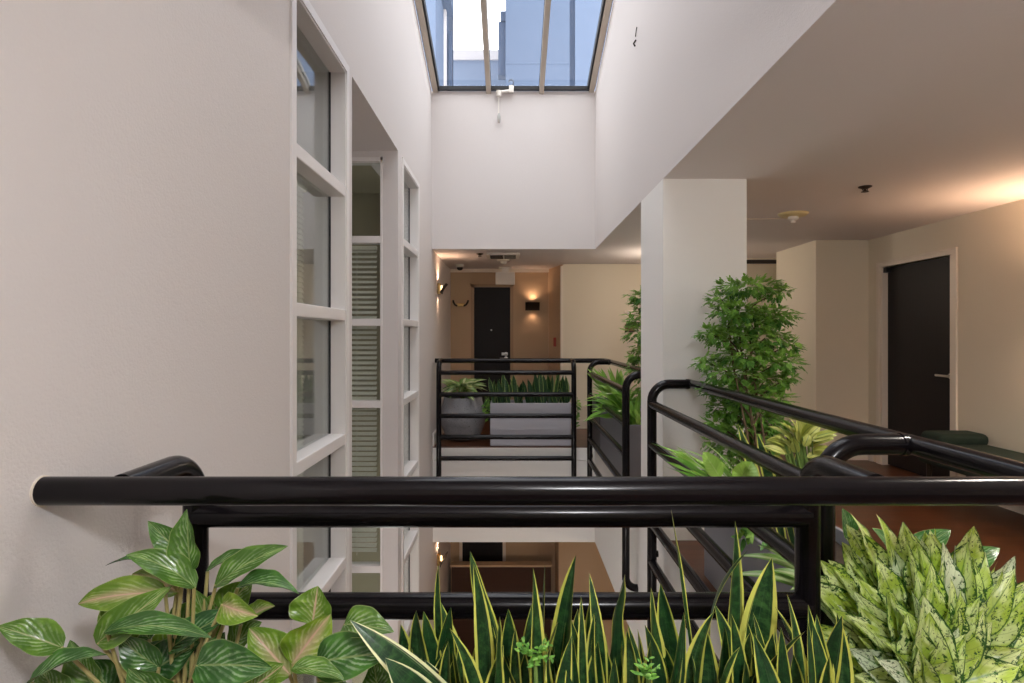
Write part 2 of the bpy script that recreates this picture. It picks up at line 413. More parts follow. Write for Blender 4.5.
# baseboards
w=MB(); w.box(XL,XL+.018,YF+.1,YB,0,.17); struct(w,'baseboard_left',M['trim'],bevel=.004)
w=MB(); w.box(.765,XW,YB2-.018,YB2,0,.13); struct(w,'baseboard_back',M['creamtrim'])
w=MB(); w.box(XW-.018,XW,-2.6,RD0-.08,0,.13); w.box(XW-.018,XW,RD1+.14,6.73,0,.13); struct(w,'baseboard_right',M['creamtrim'])
w=MB(); w.box(3.41,XW,6.712,6.73,0,.13); w.box(3.392,3.41,6.712,7.74,0,.13); struct(w,'baseboard_return',M['creamtrim'])

# ------------------------------------------------------------------ windows in the left wall
RAILS=[2.255,1.52,.785,.05,-.685,-1.42,-2.155]
def side_window(name,y0,y1,top,lab):
    t=link(name,None); t['kind']='structure'; t.location=(XL,(y0+y1)/2,LOW)
    f=MB(); d=.085
    # flat trim round the opening, jambs, head
    f.box(XL,XL+.012,y0-.055,y0,LOW,top+.05); f.box(XL,XL+.012,y1,y1+.055,LOW,top+.05); f.box(XL,XL+.012,y0,y1,top,top+.05)
    f.box(XL-.13,XL+.006,y1-.012,y1,LOW,top); f.box(XL-.13,XL+.006,y0,y0+.012,LOW,top); f.box(XL-.13,XL+.006,y0,y1,top-.012,top)
    part(f,'frame',M['trim'],t)
    for z in RAILS:
        r=MB(); r.box(XL-.11,XL+.006,y0+.012,y1-.012,z-.035,z+.03); part(r,'rail',M['trim'],t,bevel=.005)
    zs=[top-.012]+RAILS+[LOW]
    for a,b in zip(zs[:-1],zs[1:]):
        g=MB(); g.box(XL-d-.006,XL-d,y0+.012,y1-.012,b+.03 if b>LOW else b,a-.035 if a<top-.02 else a); part(g,'pane',M['glass'],t)
    g=MB(); g.box(XL-d-.012,XL-d+.004,y1-.020,y1-.012,LOW,top); g.box(XL-d-.012,XL-d+.004,y0+.012,y0+.020,LOW,top); part(g,'gasket',M['gasket'],t)
    # dim room behind
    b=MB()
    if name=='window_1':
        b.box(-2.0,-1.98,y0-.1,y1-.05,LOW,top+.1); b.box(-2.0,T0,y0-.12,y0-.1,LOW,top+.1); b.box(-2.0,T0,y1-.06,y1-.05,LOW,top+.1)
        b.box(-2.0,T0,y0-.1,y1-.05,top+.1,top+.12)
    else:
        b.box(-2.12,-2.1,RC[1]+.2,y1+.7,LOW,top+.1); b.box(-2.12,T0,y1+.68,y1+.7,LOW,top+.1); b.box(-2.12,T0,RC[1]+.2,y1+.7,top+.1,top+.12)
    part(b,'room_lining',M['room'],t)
    return t
side_window('window_1',*W1,'')
side_window('window_2',*W2,'')

def blind(root_loc, along, c0, c1, fixed, z0, z1, label, pitch=.048, tilt=.9, wid=.045):
    t=thing('venetian_blind',label,'window blind',root_loc,'venetian blinds behind the atrium windows')
    h=MB(); s=MB(); c=MB()
    k=0; z=z1-.05
    while z>z0:
        dy=wid/2*math.cos(tilt); dz=wid/2*math.sin(tilt)
        if along=='x': s.add([(c0,fixed-dy,z-dz),(c1,fixed-dy,z-dz),(c1,fixed+dy,z+dz),(c0,fixed+dy,z+dz),(c0,fixed-dy,z-dz+.003),(c1,fixed-dy,z-dz+.003),(c1,fixed+dy,z+dz+.003),(c0,fixed+dy,z+dz+.003)],[(0,1,2,3),(7,6,5,4),(0,4,5,1),(2,6,7,3),(1,5,6,2),(0,3,7,4)])
        else: s.add([(fixed+dy,c0,z-dz),(fixed+dy,c1,z-dz),(fixed-dy,c1,z+dz),(fixed-dy,c0,z+dz),(fixed+dy,c0,z-dz+.003),(fixed+dy,c1,z-dz+.003),(fixed-dy,c1,z+dz+.003),(fixed-dy,c0,z+dz+.003)],[(0,1,2,3),(7,6,5,4),(0,4,5,1),(2,6,7,3),(1,5,6,2),(0,3,7,4)])
        z-=pitch
    for q in (.3,.75):
        p=c0+(c1-c0)*q
        if along=='x': c.tube([(p,fixed-.03,z0),(p,fixed-.03,z1)],.002,6)
        else: c.tube([(fixed+.03,p,z0),(fixed+.03,p,z1)],.002,6)
    if along=='x': h.box(c0,c1,fixed-.025,fixed+.025,z1-.03,z1)
    else: h.box(fixed-.025,fixed+.025,c0,c1,z1-.03,z1)
    part(s,'slats',M['slat'],t); part(c,'ladder_cord',M['slat'],t); part(h,'headrail',M['slat'],t)
blind((-1.19,3.15,-.6),'y',W1[0]+.03,W1[1]-.16,-1.19,-.6,2.24,'pale fine slatted blind behind the tall window nearest the railing',.03,1.15,.03)
# recess end window (faces the camera)
t=link('window_3',None); t['kind']='structure'; t.location=(-1.5,RC[1],LOW)
WX0,WX1=-1.95,-1.13; WT=2.95
f=MB(); f.box(WX1-.018,WX1,RC[1]-.012,RC[1]+.12,LOW,WT); f.box(WX0,WX0+.05,RC[1]-.012,RC[1]+.12,LOW,WT); f.box(WX0,WX1,RC[1]-.012,RC[1]+.12,WT-.035,WT)
part(f,'frame',M['trim'],t)
R3=[2.235,1.512,.795,.075,-.645,-1.365,-2.085]
for z in R3:
    r=MB(); r.box(WX0+.05,WX1-.018,RC[1]-.008,RC[1]+.10,z-.032,z+.03); part(r,'rail',M['trim'],t,bevel=.004)
zs=[WT-.035]+R3+[LOW]
for a,b in zip(zs[:-1],zs[1:]):
    g=MB(); g.box(WX0+.05,WX1-.018,RC[1]+.045,RC[1]+.051,b+.03 if b>LOW else b,a-.032 if a<WT-.04 else a); part(g,'pane',M['glass'],t)
blind((-1.5,RC[1]+.1,-.55),'x',WX0+.07,-1.205,RC[1]+.105,-.55,2.19,'pale horizontal slatted blind behind the recessed window facing the railing',.045,.6,.04)

# ------------------------------------------------------------------ skylight
t=link('window_4',None); t['kind']='structure'; t.location=(0,4.4,skyz(4.4))
def sky_bar(x0,x1,lo,hi,y0=YN,y1=YF):
    return MB().prism_x([(y0,skyz(y0)+lo),(y1,skyz(y1)+lo),(y1,skyz(y1)+hi),(y0,skyz(y0)+hi)],x0,x1)
for s in (-1,1):
    e=XL if s<0 else XR
    a=e-s*.015; b_=e-s*.078
    part(sky_bar(min(a,b_),max(a,b_),-.02,.10),'side_rail',M['alu'],t)
    a=e-s*.078; b_=e-s*.100
    part(sky_bar(min(a,b_),max(a,b_),.0,.09),'gasket',M['gasket'],t)
    a=e; b_=e-s*.015
    part(sky_bar(min(a,b_),max(a,b_),.03,.09),'gap_strip',M['gasket'],t)
for x in (-.29,.365):
    part(sky_bar(x-.028,x+.028,-.035,.10),'glazing_bar',M['alu'],t)
    part(sky_bar(x-.034,x+.034,.03,.05),'gasket',M['gasket'],t)
f=MB(); f.box(XL+.06,XR-.06,YF-.05,YF-.005,skyz(YF)-.0,skyz(YF)+.045); part(f,'end_rail',M['gasket'],t)
for a,b_ in ((XL+.095,-.32),(-.262,.337),(.393,XR-.095)):
    part(sky_bar(a,b_,.055,.061,YN,YF-.02),'pane',M['skyglass'],t)
# crank arm under the skylight end
t=thing('window_winder','white winding rod hanging from the bottom edge of the skylight','winder',(-.13,YF-.06,4.05))
b=MB(); b.tube([(-.162,YF-.055,4.385),(.0,YF-.055,4.405)],.017,12); b.lathe([(.001,-.04),(.03,-.035),(.032,.03),(.001,.035)],(-.162,YF-.055,4.37),14); b.lathe([(.001,-.035),(.03,-.03),(.03,.05),(.001,.06)],(-.008,YF-.055,4.41),14)
part(b,'gear_arm',M['plastic'],t,smooth=True)
b=MB(); b.tube([(-.165,YF-.055,4.36),(-.165,YF-.05,4.12)],.008,8); part(b,'rod',M['plastic'],t,smooth=True)
b=MB(); b.lathe([(.008,.0),(.017,.01),(.02,.08),(.012,.11),(.008,.12)],(-.16,YF-.05,4.01),12); part(b,'handle',plain('grey_handle',(.42,.42,.40),.5),t,smooth=True)
b=MB(); b.tube([(-.01+.03*math.cos(q),YF-.06,4.50+.035*math.sin(q)) for q in [PI*1.5+.35*k-.4 for k in range(15)]],.006,6); part(b,'hook',M['gasket'],t,smooth=True)
# dark wire hook on the right upper wall
b=MB(); b.tube([(XR-.004,4.93,3.93),(XR-.008,4.93,3.91),(XR-.012,4.95,3.86)],.004,6); b.tube([(XR-.003,4.97,3.845),(XR-.02,4.985,3.82),(XR-.006,4.99,3.80)],.007,6)
whole(b,'hanging_hook',M['bronze'],'small dark wire hook high on the right white wall below the skylight','hook',smooth=True)

# buildings beyond the skylight
def building(label,mat,boxes,extras=()):
    c=Vector(((boxes[0][0]+boxes[0][1])/2,(boxes[0][2]+boxes[0][3])/2,boxes[0][4]))
    t=thing('building',label,'building',c)
    for nm,mt,bl in [('wall',mat,boxes)]+list(extras):
        b=MB()
        for q in bl: b.box(*q)
        part(b,nm,mt,t)
    return t
building('large blue stuccoed building seen through the right two skylight panes',M['blue'],[(-.165,1.48,15.4,24,4.9,19)],
   [('pier',M['blued'],[(1.48,1.62,15.55,24,4.9,19)]),('side_wing',M['bluel'],[(1.62,7,15.4,24,4.9,19)]),
    ('downpipe',M['blued'],[(-.36,-.165,15.7,16.0,8.2,9.6),(-.30,-.165,15.65,15.98,9.6,9.85)]),('string_course',M['bluel'],[(-.17,1.48,15.385,15.4,8.36,8.385)])])
building('pale blue building with jutting upper storey seen through the left skylight pane',M['bluel'],[(-6,-1.72,13.5,17.6,4.9,19)],
   [('upper_storey',M['blue'],[(-6,-1.50,14.6,15.45,9.6,19)]),('corner_strip',M['cap'],[(-1.72,-1.66,15.1,15.25,4.9,19)]),('downpipe',M['blued'],[(-1.70,-1.60,16.0,16.2,4.9,9.5)])])
building('low blue parapet wall with pale coping seen in the middle of the skylight',plain('parapet_stucco',(.18,.225,.31),.8,vary=.15),[(-4,3,24.5,26,4.9,12.62)],
   [('coping',M['cap'],[(-4,3,24.4,26,12.62,13.0)])])

# ------------------------------------------------------------------ railings
R=.0315; RH=.030; HZ=1.07
BARS=[.935,.665,.40,.138,-.125]
def arc(c,a,b,r,n=8):
    """quarter bend at corner c from direction a to direction b"""
    a=Vector(a); b=Vector(b); c=Vector(c)
    o=c+a*r+b*r
    return [o-b*r*math.cos(PI/2*k/n)-a*r*math.sin(PI/2*k/n) for k in range(n+1)]
def post_path(x,y,out,reach,zlow=-.70,foot=.14):
    out=Vector(out); up=Vector((0,0,1))
    foot_end=Vector((x,y,zlow))+out*foot
    p=[foot_end]+arc((x,y,zlow),out,up,.09)+arc((x,y,HZ),-up,out,.115)+[Vector((x,y,HZ))+out*reach]
    return p
def railing(label, hand, ends, posts, out, reach, barpts, flange=None, standoff=(), foot=.14, br=R*.93, bz=BARS, collar=True):
    t=thing('railing',label,'railing',(ends[0][0],ends[0][1],0),'black pipe railings round the light well')
    h=MB(); h.tube(hand,RH,20); part(h,'handrail',M['pipe'],t,smooth=True)
    for i,(x,y) in enumerate(posts):
        p=MB(); p.tube(post_path(x,y,out,reach,foot=foot),R,18); part(p,'post',M['pipe'],t,smooth=True)
        if not collar: continue
        c=MB(); d=Vector(out)*(reach-.018); d2=Vector(out)*(reach-.035); q=Vector((x,y,HZ))
        c.tube([q+d2,q+d],R+.003,18); part(c,'weld_collar',M['pipe'],t,smooth=True)
    for z in bz:
        a,b=barpts
        m=MB(); m.tube([(a[0],a[1],z),(b[0],b[1],z)],br,16); part(m,'bar',M['pipe'],t,smooth=True)
    for p in standoff:
        m=MB(); p=Vector(p); m.tube([p,p+Vector(out)*(foot-.07)],.022,14); part(m,'standoff',M['pipe'],t,smooth=True)
    if flange:
        for p,ax in flange:
            f=MB(); f.tube([Vector(p),Vector(p)+Vector(ax)*.004],RH+.0025,24); fo=part(f,'wall_flange',M['creamtrim'],t,smooth=True); fo['label']='pale caulked wall collar'
    return t
HX=1.205
railing('black pipe railing across the foreground, running from the left wall',
   [(XL,1.27,HZ),(HX-.10,1.27,HZ)]+arc((HX,1.27,HZ),(-1,0,0),(0,1,0),.10)[0:5], [(0,1.6)], [(-.838,1.59),(.783,1.59)], (0,-1,0), .30,
   ((-.838,1.59),(.783,1.59)), flange=[((XL,1.27,HZ),(1,0,0))],collar=False,br=.034,bz=[.925,.682,.41,.14,-.125])
railing('black pipe railing along the right side from the foreground corner to the white column',
   arc((HX,1.27,HZ),(-1,0,0),(0,1,0),.10)[4:]+[(HX,4.09,HZ)], [(.94,3)], [(.94,1.81),(.94,4.03)], (1,0,0), HX-.94,
   ((.94,1.81),(.94,4.03)), standoff=[(.94,4.03,-.07)], flange=[((HX,4.09,HZ),(0,-1,0))],foot=.11)
FYH=7.72; FYP=7.42
railing('black pipe railing along the right side beyond the white column',
   [(HX,4.79,HZ),(HX,FYH-.08,HZ)]+arc((HX,FYH,HZ),(0,-1,0),(-1,0,0),.08)[0:5], [(.945,6)], [(.945,4.98),(.945,7.30)], (1,0,0), HX-.945,
   ((.945,4.98),(.945,7.30)), standoff=[(.945,7.30,-.07)],foot=.105)
railing('black pipe railing across the far end of the light well',
   arc((HX,FYH,HZ),(0,-1,0),(-1,0,0),.08)[4:]+[(XL,FYH,HZ)], [(0,FYP)], [(-.905,FYP),(.765,FYP)], (0,1,0), FYH-FYP,
   ((-.905,FYP),(.765,FYP)), flange=[((XL,FYH,HZ),(1,0,0))],foot=.12)

# ------------------------------------------------------------------ doors and fittings
t=link('door_1',None); t['kind']='structure'; t.location=((DX0+DX1)/2,YB,0)
b=MB(); b.box(DX0+.02,DX1-.02,YB+.03,YB+.075,.01,DZ-.02); part(b,'leaf',M['door'],t)
b=MB(); b.box(DX0-.03,DX0+.02,YB-.012,YB+.1,0,DZ+.03); b.box(DX1-.02,DX1+.03,YB-.012,YB+.1,0,DZ+.03); b.box(DX0-.03,DX1+.03,YB-.012,YB+.1,DZ-.02,DZ+.03); part(b,'frame',plain('brown_door_frame',(.42,.29,.18),.5),t)
for zz,nm in ((1.02,'handle'),(1.09,'lock')):
    b=MB(); b.lathe([(.001,-.02),(.03,-.015),(.032,.028)],(DX1-.09,YB+.004,zz),18,'y')
    if nm=='handle': b.tube([(DX1-.09,YB-.03,zz),(DX1-.09,YB-.05,zz),(DX1-.19,YB-.05,zz)],.011,10); b.tube([(DX1-.09,YB-.03,zz),(DX1-.09,YB+.01,zz)],.011,10)
    else: b.box(DX1-.16,DX1-.06,YB+.015,YB+.03,zz-.02,zz+.025)
    part(b,nm,M['steel'],t,smooth=True)
b=MB(); b.lathe([(.001,-.01),(.014,-.008),(.014,.03)],(-.335,YB+.002,1.48),12,'y'); part(b,'peephole',M['steel'],t)

t=link('door_2',None); t['kind']='structure'; t.location=(XW,(RD0+RD1)/2,0)
b=MB(); b.box(XW+.05,XW+.095,RD0+.035,RD1-.035,.01,RDZ-.002); part(b,'leaf',M['door'],t)
b=MB(); b.box(XW-.014,XW+.16,RD0-.01,RD0+.035,0,RDZ); b.box(XW-.014,XW+.16,RD1-.035,RD1+.01,0,RDZ); b.box(XW-.014,XW+.16,RD0-.01,RD1+.01,RDZ,RDZ+.04)
b.box(XW-.02,XW,RD0-.05,RD0-.01,0,RDZ+.04); b.box(XW-.02,XW,RD1+.01,RD1+.06,0,RDZ+.04); b.box(XW-.02,XW,RD0-.05,RD1+.06,RDZ+.0405,RDZ+.06)
part(b,'frame',M['creamtrim'],t,bevel=.004)
b=MB(); b.tube([(XW+.05,RD0+.10,1.02),(XW+.01,RD0+.10,1.02)],.012,10); b.tube([(XW+.01,RD0+.09,1.02),(XW+.01,RD0+.25,1.02)],.011,10); b.lathe([(.001,-.0),(.028,.002),(.028,.012)],(XW+.038,RD0+.10,1.02),16,'x'); part(b,'handle',M['steel'],t,smooth=True)
b=MB(); b.box(XW-.0,XW+.048,RD1-.085,RD1-.037,RDZ-.06,RDZ-.005); part(b,'closer',M['gasket'],t)

def sconce(loc,face,label,lit=8.,lows=True):
    """curved bronze shield on a brass wall cup; face = direction it looks"""
    t=thing('wall_sconce',label,'wall lamp',loc,'bronze shield wall sconces')
    f=Vector(face); s=Vector((-f.y,f.x,0)); L=Vector(loc)
    def P(a,b,c): return L+s*a+f*b+Vector((0,0,c))
    bm=MB(); 
    vs=[P(a,b,c) for a in (-.055,.055) for b in (0.,.035) for c in (-.07,.07)]
    bm.add(vs,[(0,1,3,2),(4,6,7,5),(0,4,5,1),(2,3,7,6),(0,2,6,4),(1,5,7,3)]); part(bm,'wall_cup',M['brass'],t)
    bm=MB(); N=10; vs=[]
    for k in range(N+1):
        q=k/N; c=-.065+.13*q; b=.045+.075*q**1.7
        for th in (0,.008):
            vs+= [P(-.115,b+th,c),P(.115,b+th,c)]
    fs=[]
    for k in range(N):
        o=k*4
        fs+=[(o,o+1,o+5,o+4),(o+2,o+6,o+7,o+3),(o,o+4,o+6,o+2),(o+1,o+3,o+7,o+5)]
    fs+=[(0,2,3,1),(N*4,N*4+1,N*4+3,N*4+2)]
    bm.add(vs,fs); part(bm,'shield',M['bronze'],t,smooth=True)
    bm=MB(); 
    bm.tube([P(0,.05,-.02),P(0,.05,.045)],.011,10); part(bm,'bulb',M['bulb'],t,smooth=True)
    for dz,en in ((.10,lit),(-.10,lit*.35)):
        l=bpy.data.lights.new('sconce_light','SPOT'); l.energy=en; l.color=(1,.63,.40); l.shadow_soft_size=.03
        l.spot_size=2.7; l.spot_blend=1.
        o=bpy.data.objects.new('sconce_light',l); COL.objects.link(o); o.parent=t
        o.location=P(0,.06,dz)-L
        if dz>0: o.rotation_euler=(PI,0,0)
    return t
sconce((XL,8.05,2.02),(1,0,0),'curved bronze wall sconce glowing on the left white wall above the far railing')
sconce((.33,YB,1.86),(0,-1,0),'bronze wall sconce glowing to the right of the far black door',3.5)
sconce((XL,8.03,-1.60),(1,0,0),'curved bronze wall sconce glowing on the storey below',7)
sconce((XW,4.25,1.66),(-1,0,0),'bronze wall sconce on the right wall past the black door',62)
# bracket left of far door
t=thing('wall_bracket','small dark curved bracket on the tan wall left of the far black door','bracket',(-.82,YB,1.90))
for s in (-1,1):
    b=MB(); b.tube([(-.83+s*.05,YB-.05,1.87),(-.83+s*.09,YB-.05,1.89),(-.83+s*.115,YB-.045,1.93),(-.83+s*.12,YB-.02,1.955)],.016,8); part(b,'arm',M['bronze'],t,smooth=True)
b=MB(); b.box(-.90,-.76,YB-.04,YB,1.86,1.91); part(b,'back_plate',M['brass'],t,bevel=.006)
# exit style sign box on the ceiling, blank from here
t=thing('ceiling_sign','blank white hanging sign box in front of the far black door','sign',(-.21,9.45,2.24))
b=MB(); b.box(-.26,.045,9.40,9.47,2.19,2.385); part(b,'box',M['plastic'],t,bevel=.008)
b=MB(); b.box(-.16,-.05,9.40,9.47,2.385,CEIL-.012); b.box(-.20,-.01,9.39,9.48,CEIL-.025,CEIL); part(b,'mount',M['plastic'],t)
# vent, smoke detector, sprinkler, camera over the far landing
t=thing('ceiling_vent','white slotted air vent in the ceiling above the far landing','vent',(-.12,8.0,CEIL))
b=MB(); b.box(-.33,.10,7.75,8.2,CEIL-.03,CEIL); part(b,'frame',M['plastic'],t,bevel=.01)
b=MB()
for k in range(5): b.box(-.29,-.12,7.80+k*.075,7.835+k*.075,CEIL-.034,CEIL-.029); b.box(-.10,.05,7.80+k*.075,7.815+k*.075,CEIL-.034,CEIL-.029)
part(b,'slots',M['gap'],t)
t=thing('smoke_detector','round white smoke detector on the ceiling before the far door','detector',(-.12,8.45,CEIL))
b=MB(); b.lathe([(.09,0),(.085,-.02),(.06,-.03)],(-.12,8.45,CEIL),24); part(b,'base',M['plastic'],t,smooth=True)
b=MB(); b.lathe([(.045,-.028),(.04,-.055),(.02,-.07),(.001,-.07)],(-.12,8.45,CEIL),20); part(b,'sensor',M['plastic'],t,smooth=True)
def sprinkler(x,y,label):
    t=thing('ceiling_sprinkler',label,'sprinkler',(x,y,CEIL),'ceiling sprinkler heads')
    b=MB(); b.lathe([(.045,0),(.045,-.006),(.025,-.016),(.018,-.02)],(x,y,CEIL),20); part(b,'escutcheon',M['bronze'],t,smooth=True)
    b=MB(); b.tube([(x,y,CEIL-.01),(x,y,CEIL-.038)],.008,8); b.lathe([(.001,-.035),(.026,-.037),(.026,-.04),(.001,-.042)],(x,y,CEIL),14); b.tube([(x-.016,y,CEIL-.012),(x-.018,y,CEIL-.026),(x-.004,y,CEIL-.036)],.003,6); b.tube([(x+.016,y,CEIL-.012),(x+.018,y,CEIL-.026),(x+.004,y,CEIL-.036)],.003,6); part(b,'deflector',M['bronze'],t,smooth=True)
sprinkler(-.42,7.85,'small dark sprinkler head in the ceiling above the far railing')
sprinkler(2.53,4.30,'small dark sprinkler head in the ceiling above the right walkway')
t=thing('ceiling_camera','small white ceiling camera with dark dome in the far left corner','camera',(-.79,9.1,CEIL))
b=MB(); b.lathe([(.062,0),(.062,-.035),(.05,-.04)],(-.79,9.1,CEIL),24); part(b,'housing',M['plastic'],t,smooth=True)
b=MB(); b.lathe([(.048,-.04),(.044,-.065),(.025,-.082),(.001,-.086)],(-.79,9.1,CEIL),24); part(b,'dome',M['gasket'],t,smooth=True)
# yellowed detector disc with head and the thin conduit
t=thing('fire_detector','yellowed round fire detector on the ceiling right of the column','detector',(2.46,5.25,CEIL))
b=MB(); b.lathe([(.125,0),(.125,-.006),(.105,-.024),(.05,-.03)],(2.46,5.25,CEIL),32); part(b,'base',M['yplastic'],t,smooth=True)
b=MB(); b.lathe([(.04,-.028),(.045,-.05),(.03,-.062),(.018,-.066),(.02,-.085),(.001,-.09)],(2.46,5.25,CEIL),20); part(b,'head',M['plastic'],t,smooth=True)
b=MB(); b.tube([(1.62,5.5,CEIL-.006),(2.52,5.46,CEIL-.006)],.006,8)
whole(b,'ceiling_conduit',M['creamtrim'],'thin conduit across the ceiling from the column to the yellowed detector','conduit',smooth=True)
t=thing('slot_vent','dark slotted return vent high at the end of the right walkway','vent',(3.35,8.6,CEIL))
b=MB(); b.box(2.9,4.0,8.3,8.8,CEIL-.02,CEIL); part(b,'frame',M['creamtrim'],t)
b=MB(); 
for k in range(6): b.box(2.95,3.95,8.33+k*.075,8.38+k*.075,CEIL-.024,CEIL-.019)
part(b,'slots',M['gap'],t)
# fire pull station, plaques
b=MB(); b.box(.645,.715,9.33,9.385,1.22,1.36)
whole(b,'fire_alarm_pull',M['red'],'small red fire alarm pull right of the far sconce','alarm',bevel=.006)
t=thing('strobe_plate','pale square strobe plate on the cream wall, partly behind the aralia','alarm strobe',(1.76,YB2,1.72))
b=MB(); b.box(1.69,1.83,YB2-.02,YB2,1.67,1.77); part(b,'plate',M['creamtrim'],t,bevel=.004)
b=MB(); b.box(1.73,1.79,YB2-.04,YB2-.02,1.69,1.75); part(b,'lens',M['plastic'],t,bevel=.008)
t=thing('door_sign','small brown door plaque on the cream wall, partly behind the aralia','plaque',(1.76,YB2,1.48))
b=MB(); b.box(1.69,1.84,YB2-.015,YB2,1.46,1.56); part(b,'plate',plain('brown_plaque',(.20,.12,.05),.4),t,bevel=.004)
b=MB(); b.box(1.69,1.84,YB2-.02,YB2,1.445,1.462); part(b,'ledge',M['bronze'],t)

# storey below: black door top and walnut boards
t=link('door_3',None); t['kind']='structure'; t.location=(-.5,YB,LOW)
b=MB(); b.box(-.80,-.15,YB-.04,YB,LOW,-1.35); part(b,'leaf',M['door'],t)
b=MB(); b.box(-.85,-.80,YB-.05,YB,LOW,-1.3); b.box(-.15,-.10,YB-.05,YB,LOW,-1.3); part(b,'frame',M['creamtrim'],t)
t=thing('timber_screen','dark walnut boarded screen standing on the storey below','screen',(-.15,9.3,LOW))
b=MB(); b.box(-.93,.60,9.25,9.33,LOW,-2.16); part(b,'front_panel',M['brown'],t)
b=MB(); b.box(-.95,.615,9.2,9.36,-2.16,-2.13); part(b,'top',M['tan'],t)

# bench at the right wall
t=thing('bench','low dark green upholstered bench against the right wall near the black door','bench',(3.7,4.9,0))
b=MB(); b.box(3.52,3.97,3.40,5.22,.30,.49); part(b,'seat',M['green'],t,bevel=.035,seg=4)
b=MB(); b.box(3.55,3.98,4.98,5.24,.46,.575); part(b,'bolster',M['green'],t,bevel=.05,seg=5)
for (x,y) in ((3.58,3.47),(3.92,3.47),(3.58,5.15),(3.92,5.15)):
    b=MB(); b.lathe([(.014,0),(.022,.31)],(x,y,0),12); part(b,'leg',M['bronze'],t)

# ------------------------------------------------------------------ planters
def planter(x0,x1,y0,y1,h,mat,label):
    t=thing('planter_box',label,'planter',((x0+x1)/2,(y0+y1)/2,0),'long planter boxes under the railings')
    k=.022; b=MB()
    # outer shell with open top
    o=[(x0,y0),(x1,y0),(x1,y1),(x0,y1)]; i=[(x0+k,y0+k),(x1-k,y0+k),(x1-k,y1-k),(x0+k,y1-k)]
    vs=[(x,y,0) for x,y in o]+[(x,y,h) for x,y in o]+[(x,y,h) for x,y in i]+[(x,y,h-.12) for x,y in i]
    fs=[(3,2,1,0)]
    for a in range(4):
        c=(a+1)%4
        fs+=[(a,c,c+4,a+4),(a+4,c+4,c+8,a+8),(a+8,c+8,c+12,a+12)]
    fs.append((12,13,14,15))
    b.add(vs,fs); part(b,'box',mat,t,bevel=.005)
    s=MB(); nx=max(3,int((x1-x0)/.06)); ny=max(3,int((y1-y0)/.06)); vs=[]
    for a in range(nx+1):
        for c in range(ny+1):
            vs.append((x0+k+(x1-x0-2*k)*a/nx, y0+k+(y1-y0-2*k)*c/ny, h-.06+random.uniform(-.012,.012)))
    s.add(vs,[(a*(ny+1)+c,(a+1)*(ny+1)+c,(a+1)*(ny+1)+c+1,a*(ny+1)+c+1) for a in range(nx) for c in range(ny)]); part(s,'soil',M['soil'],t,smooth=True)
    return t
random.seed(4)
PH=.54
planter(-.95,.98,.98,1.44,.50,M['grey'],'grey planter box under the foreground railing')
planter(1.12,1.60,1.36,3.50,.46,M['grey'],'grey planter box behind the right railing before the column')
planter(1.06,1.56,5.73,7.22,PH,plain('slate_planter',(.17,.17,.19),.5),'grey planter box behind the right railing past the column')
planter(1.06,1.56,7.26,8.30,PH,plain('charcoal_planter',(.09,.092,.10),.55),'dark planter box at the far right corner of the railings')
planter(-.275,.745,7.57,7.98,PH,M['lgrey'],'pale grey planter box of snake plants behind the far railing')
t=thing('round_pot','round pitted charcoal stone pot behind the left of the far railing','pot',(-.66,8.05,0))
b=MB(); b.lathe([(.14,0.),(.19,.012),(.245,.08),(.29,.20),(.303,.31),(.292,.42),(.262,.52),(.256,.565),(.244,.572),(.234,.565),(.236,.50),(.001,.50)],(-.66,8.05,0),48); part(b,'body',M['stone'],t,smooth=True)
b=MB(); b.lathe([(.236,.515),(.15,.53),(.001,.535)],(-.66,8.05,0),24); part(b,'soil',M['soil'],t,smooth=True)

# ------------------------------------------------------------------ plants
UPF=(0,-.62,.78)
def petiole(mb,a,b,r0=.006,r1=.004,bow=.03):
    a=Vector(a);b=Vector(b); mid=(a+b)/2+Vector((0,0,1))*bow
    pts=[a*(1-t)**2+mid*2*t*(1-t)+b*t*t for t in [k/6 for k in range(7)]]
    mb.tube(pts,r0,7,r1=r1)
def plant(name,label,cat,root,leafmb,leafmat,stemmb=None,stemmat=None,group=None,ln='leaves',sn='stems'):
    t=thing(name,label,cat,root,group)
    part(leafmb,ln,leafmat,t,smooth=True)
    if stemmb and stemmb.v: part(stemmb,sn,stemmat,t,smooth=True)
    return t
# --- silver veined plants, left foreground.  (base px,py) (tip px,py) depth base, depth tip, width px, rn, normal, sag
random.seed(11)
def agl(specs,rootpx,rooty,label):
    lm=MB(); sm=MB(); root=Vector((at(rootpx,0,rooty).x,rooty,.44))
    for (bx,by,tx,ty,db,dt,wpx,rn,nr,sg) in specs:
        b=at(bx,by,db); tp=at(tx,ty,dt); w_=wpx/F*(db+dt)/2
        lm.leaf(b,tp,w_,Vector(nr or UPF)+Vector((random.uniform(-.2,.2),0,random.uniform(-.2,.2))),sag=sg*1.5+.03,fold=.34,prof='ovate',nv=16,nu=8,wav=.045,rn=rn,curl=random.uniform(-.5,.5),cup=.12)
        petiole(sm,root+Vector((random.uniform(-.06,.06),random.uniform(-.02,.05),0)),b+(tp-b)*.03,.0055,.0035,random.uniform(.0,.08))
    sm.tube([root-Vector((0,0,.02)),root+Vector((0,0,.12)),root+Vector((.01,0,.22))],.012,8)
    return plant('aglaonema',label,'plant',root,lm,M['aglao'],sm,M['stem'],'silver veined plants in the foreground planter')
LF=(.35,-.75,.55); RF=(-.35,-.75,.55); FR=(.0,-.95,.3); TOP=(0,-.35,.94)
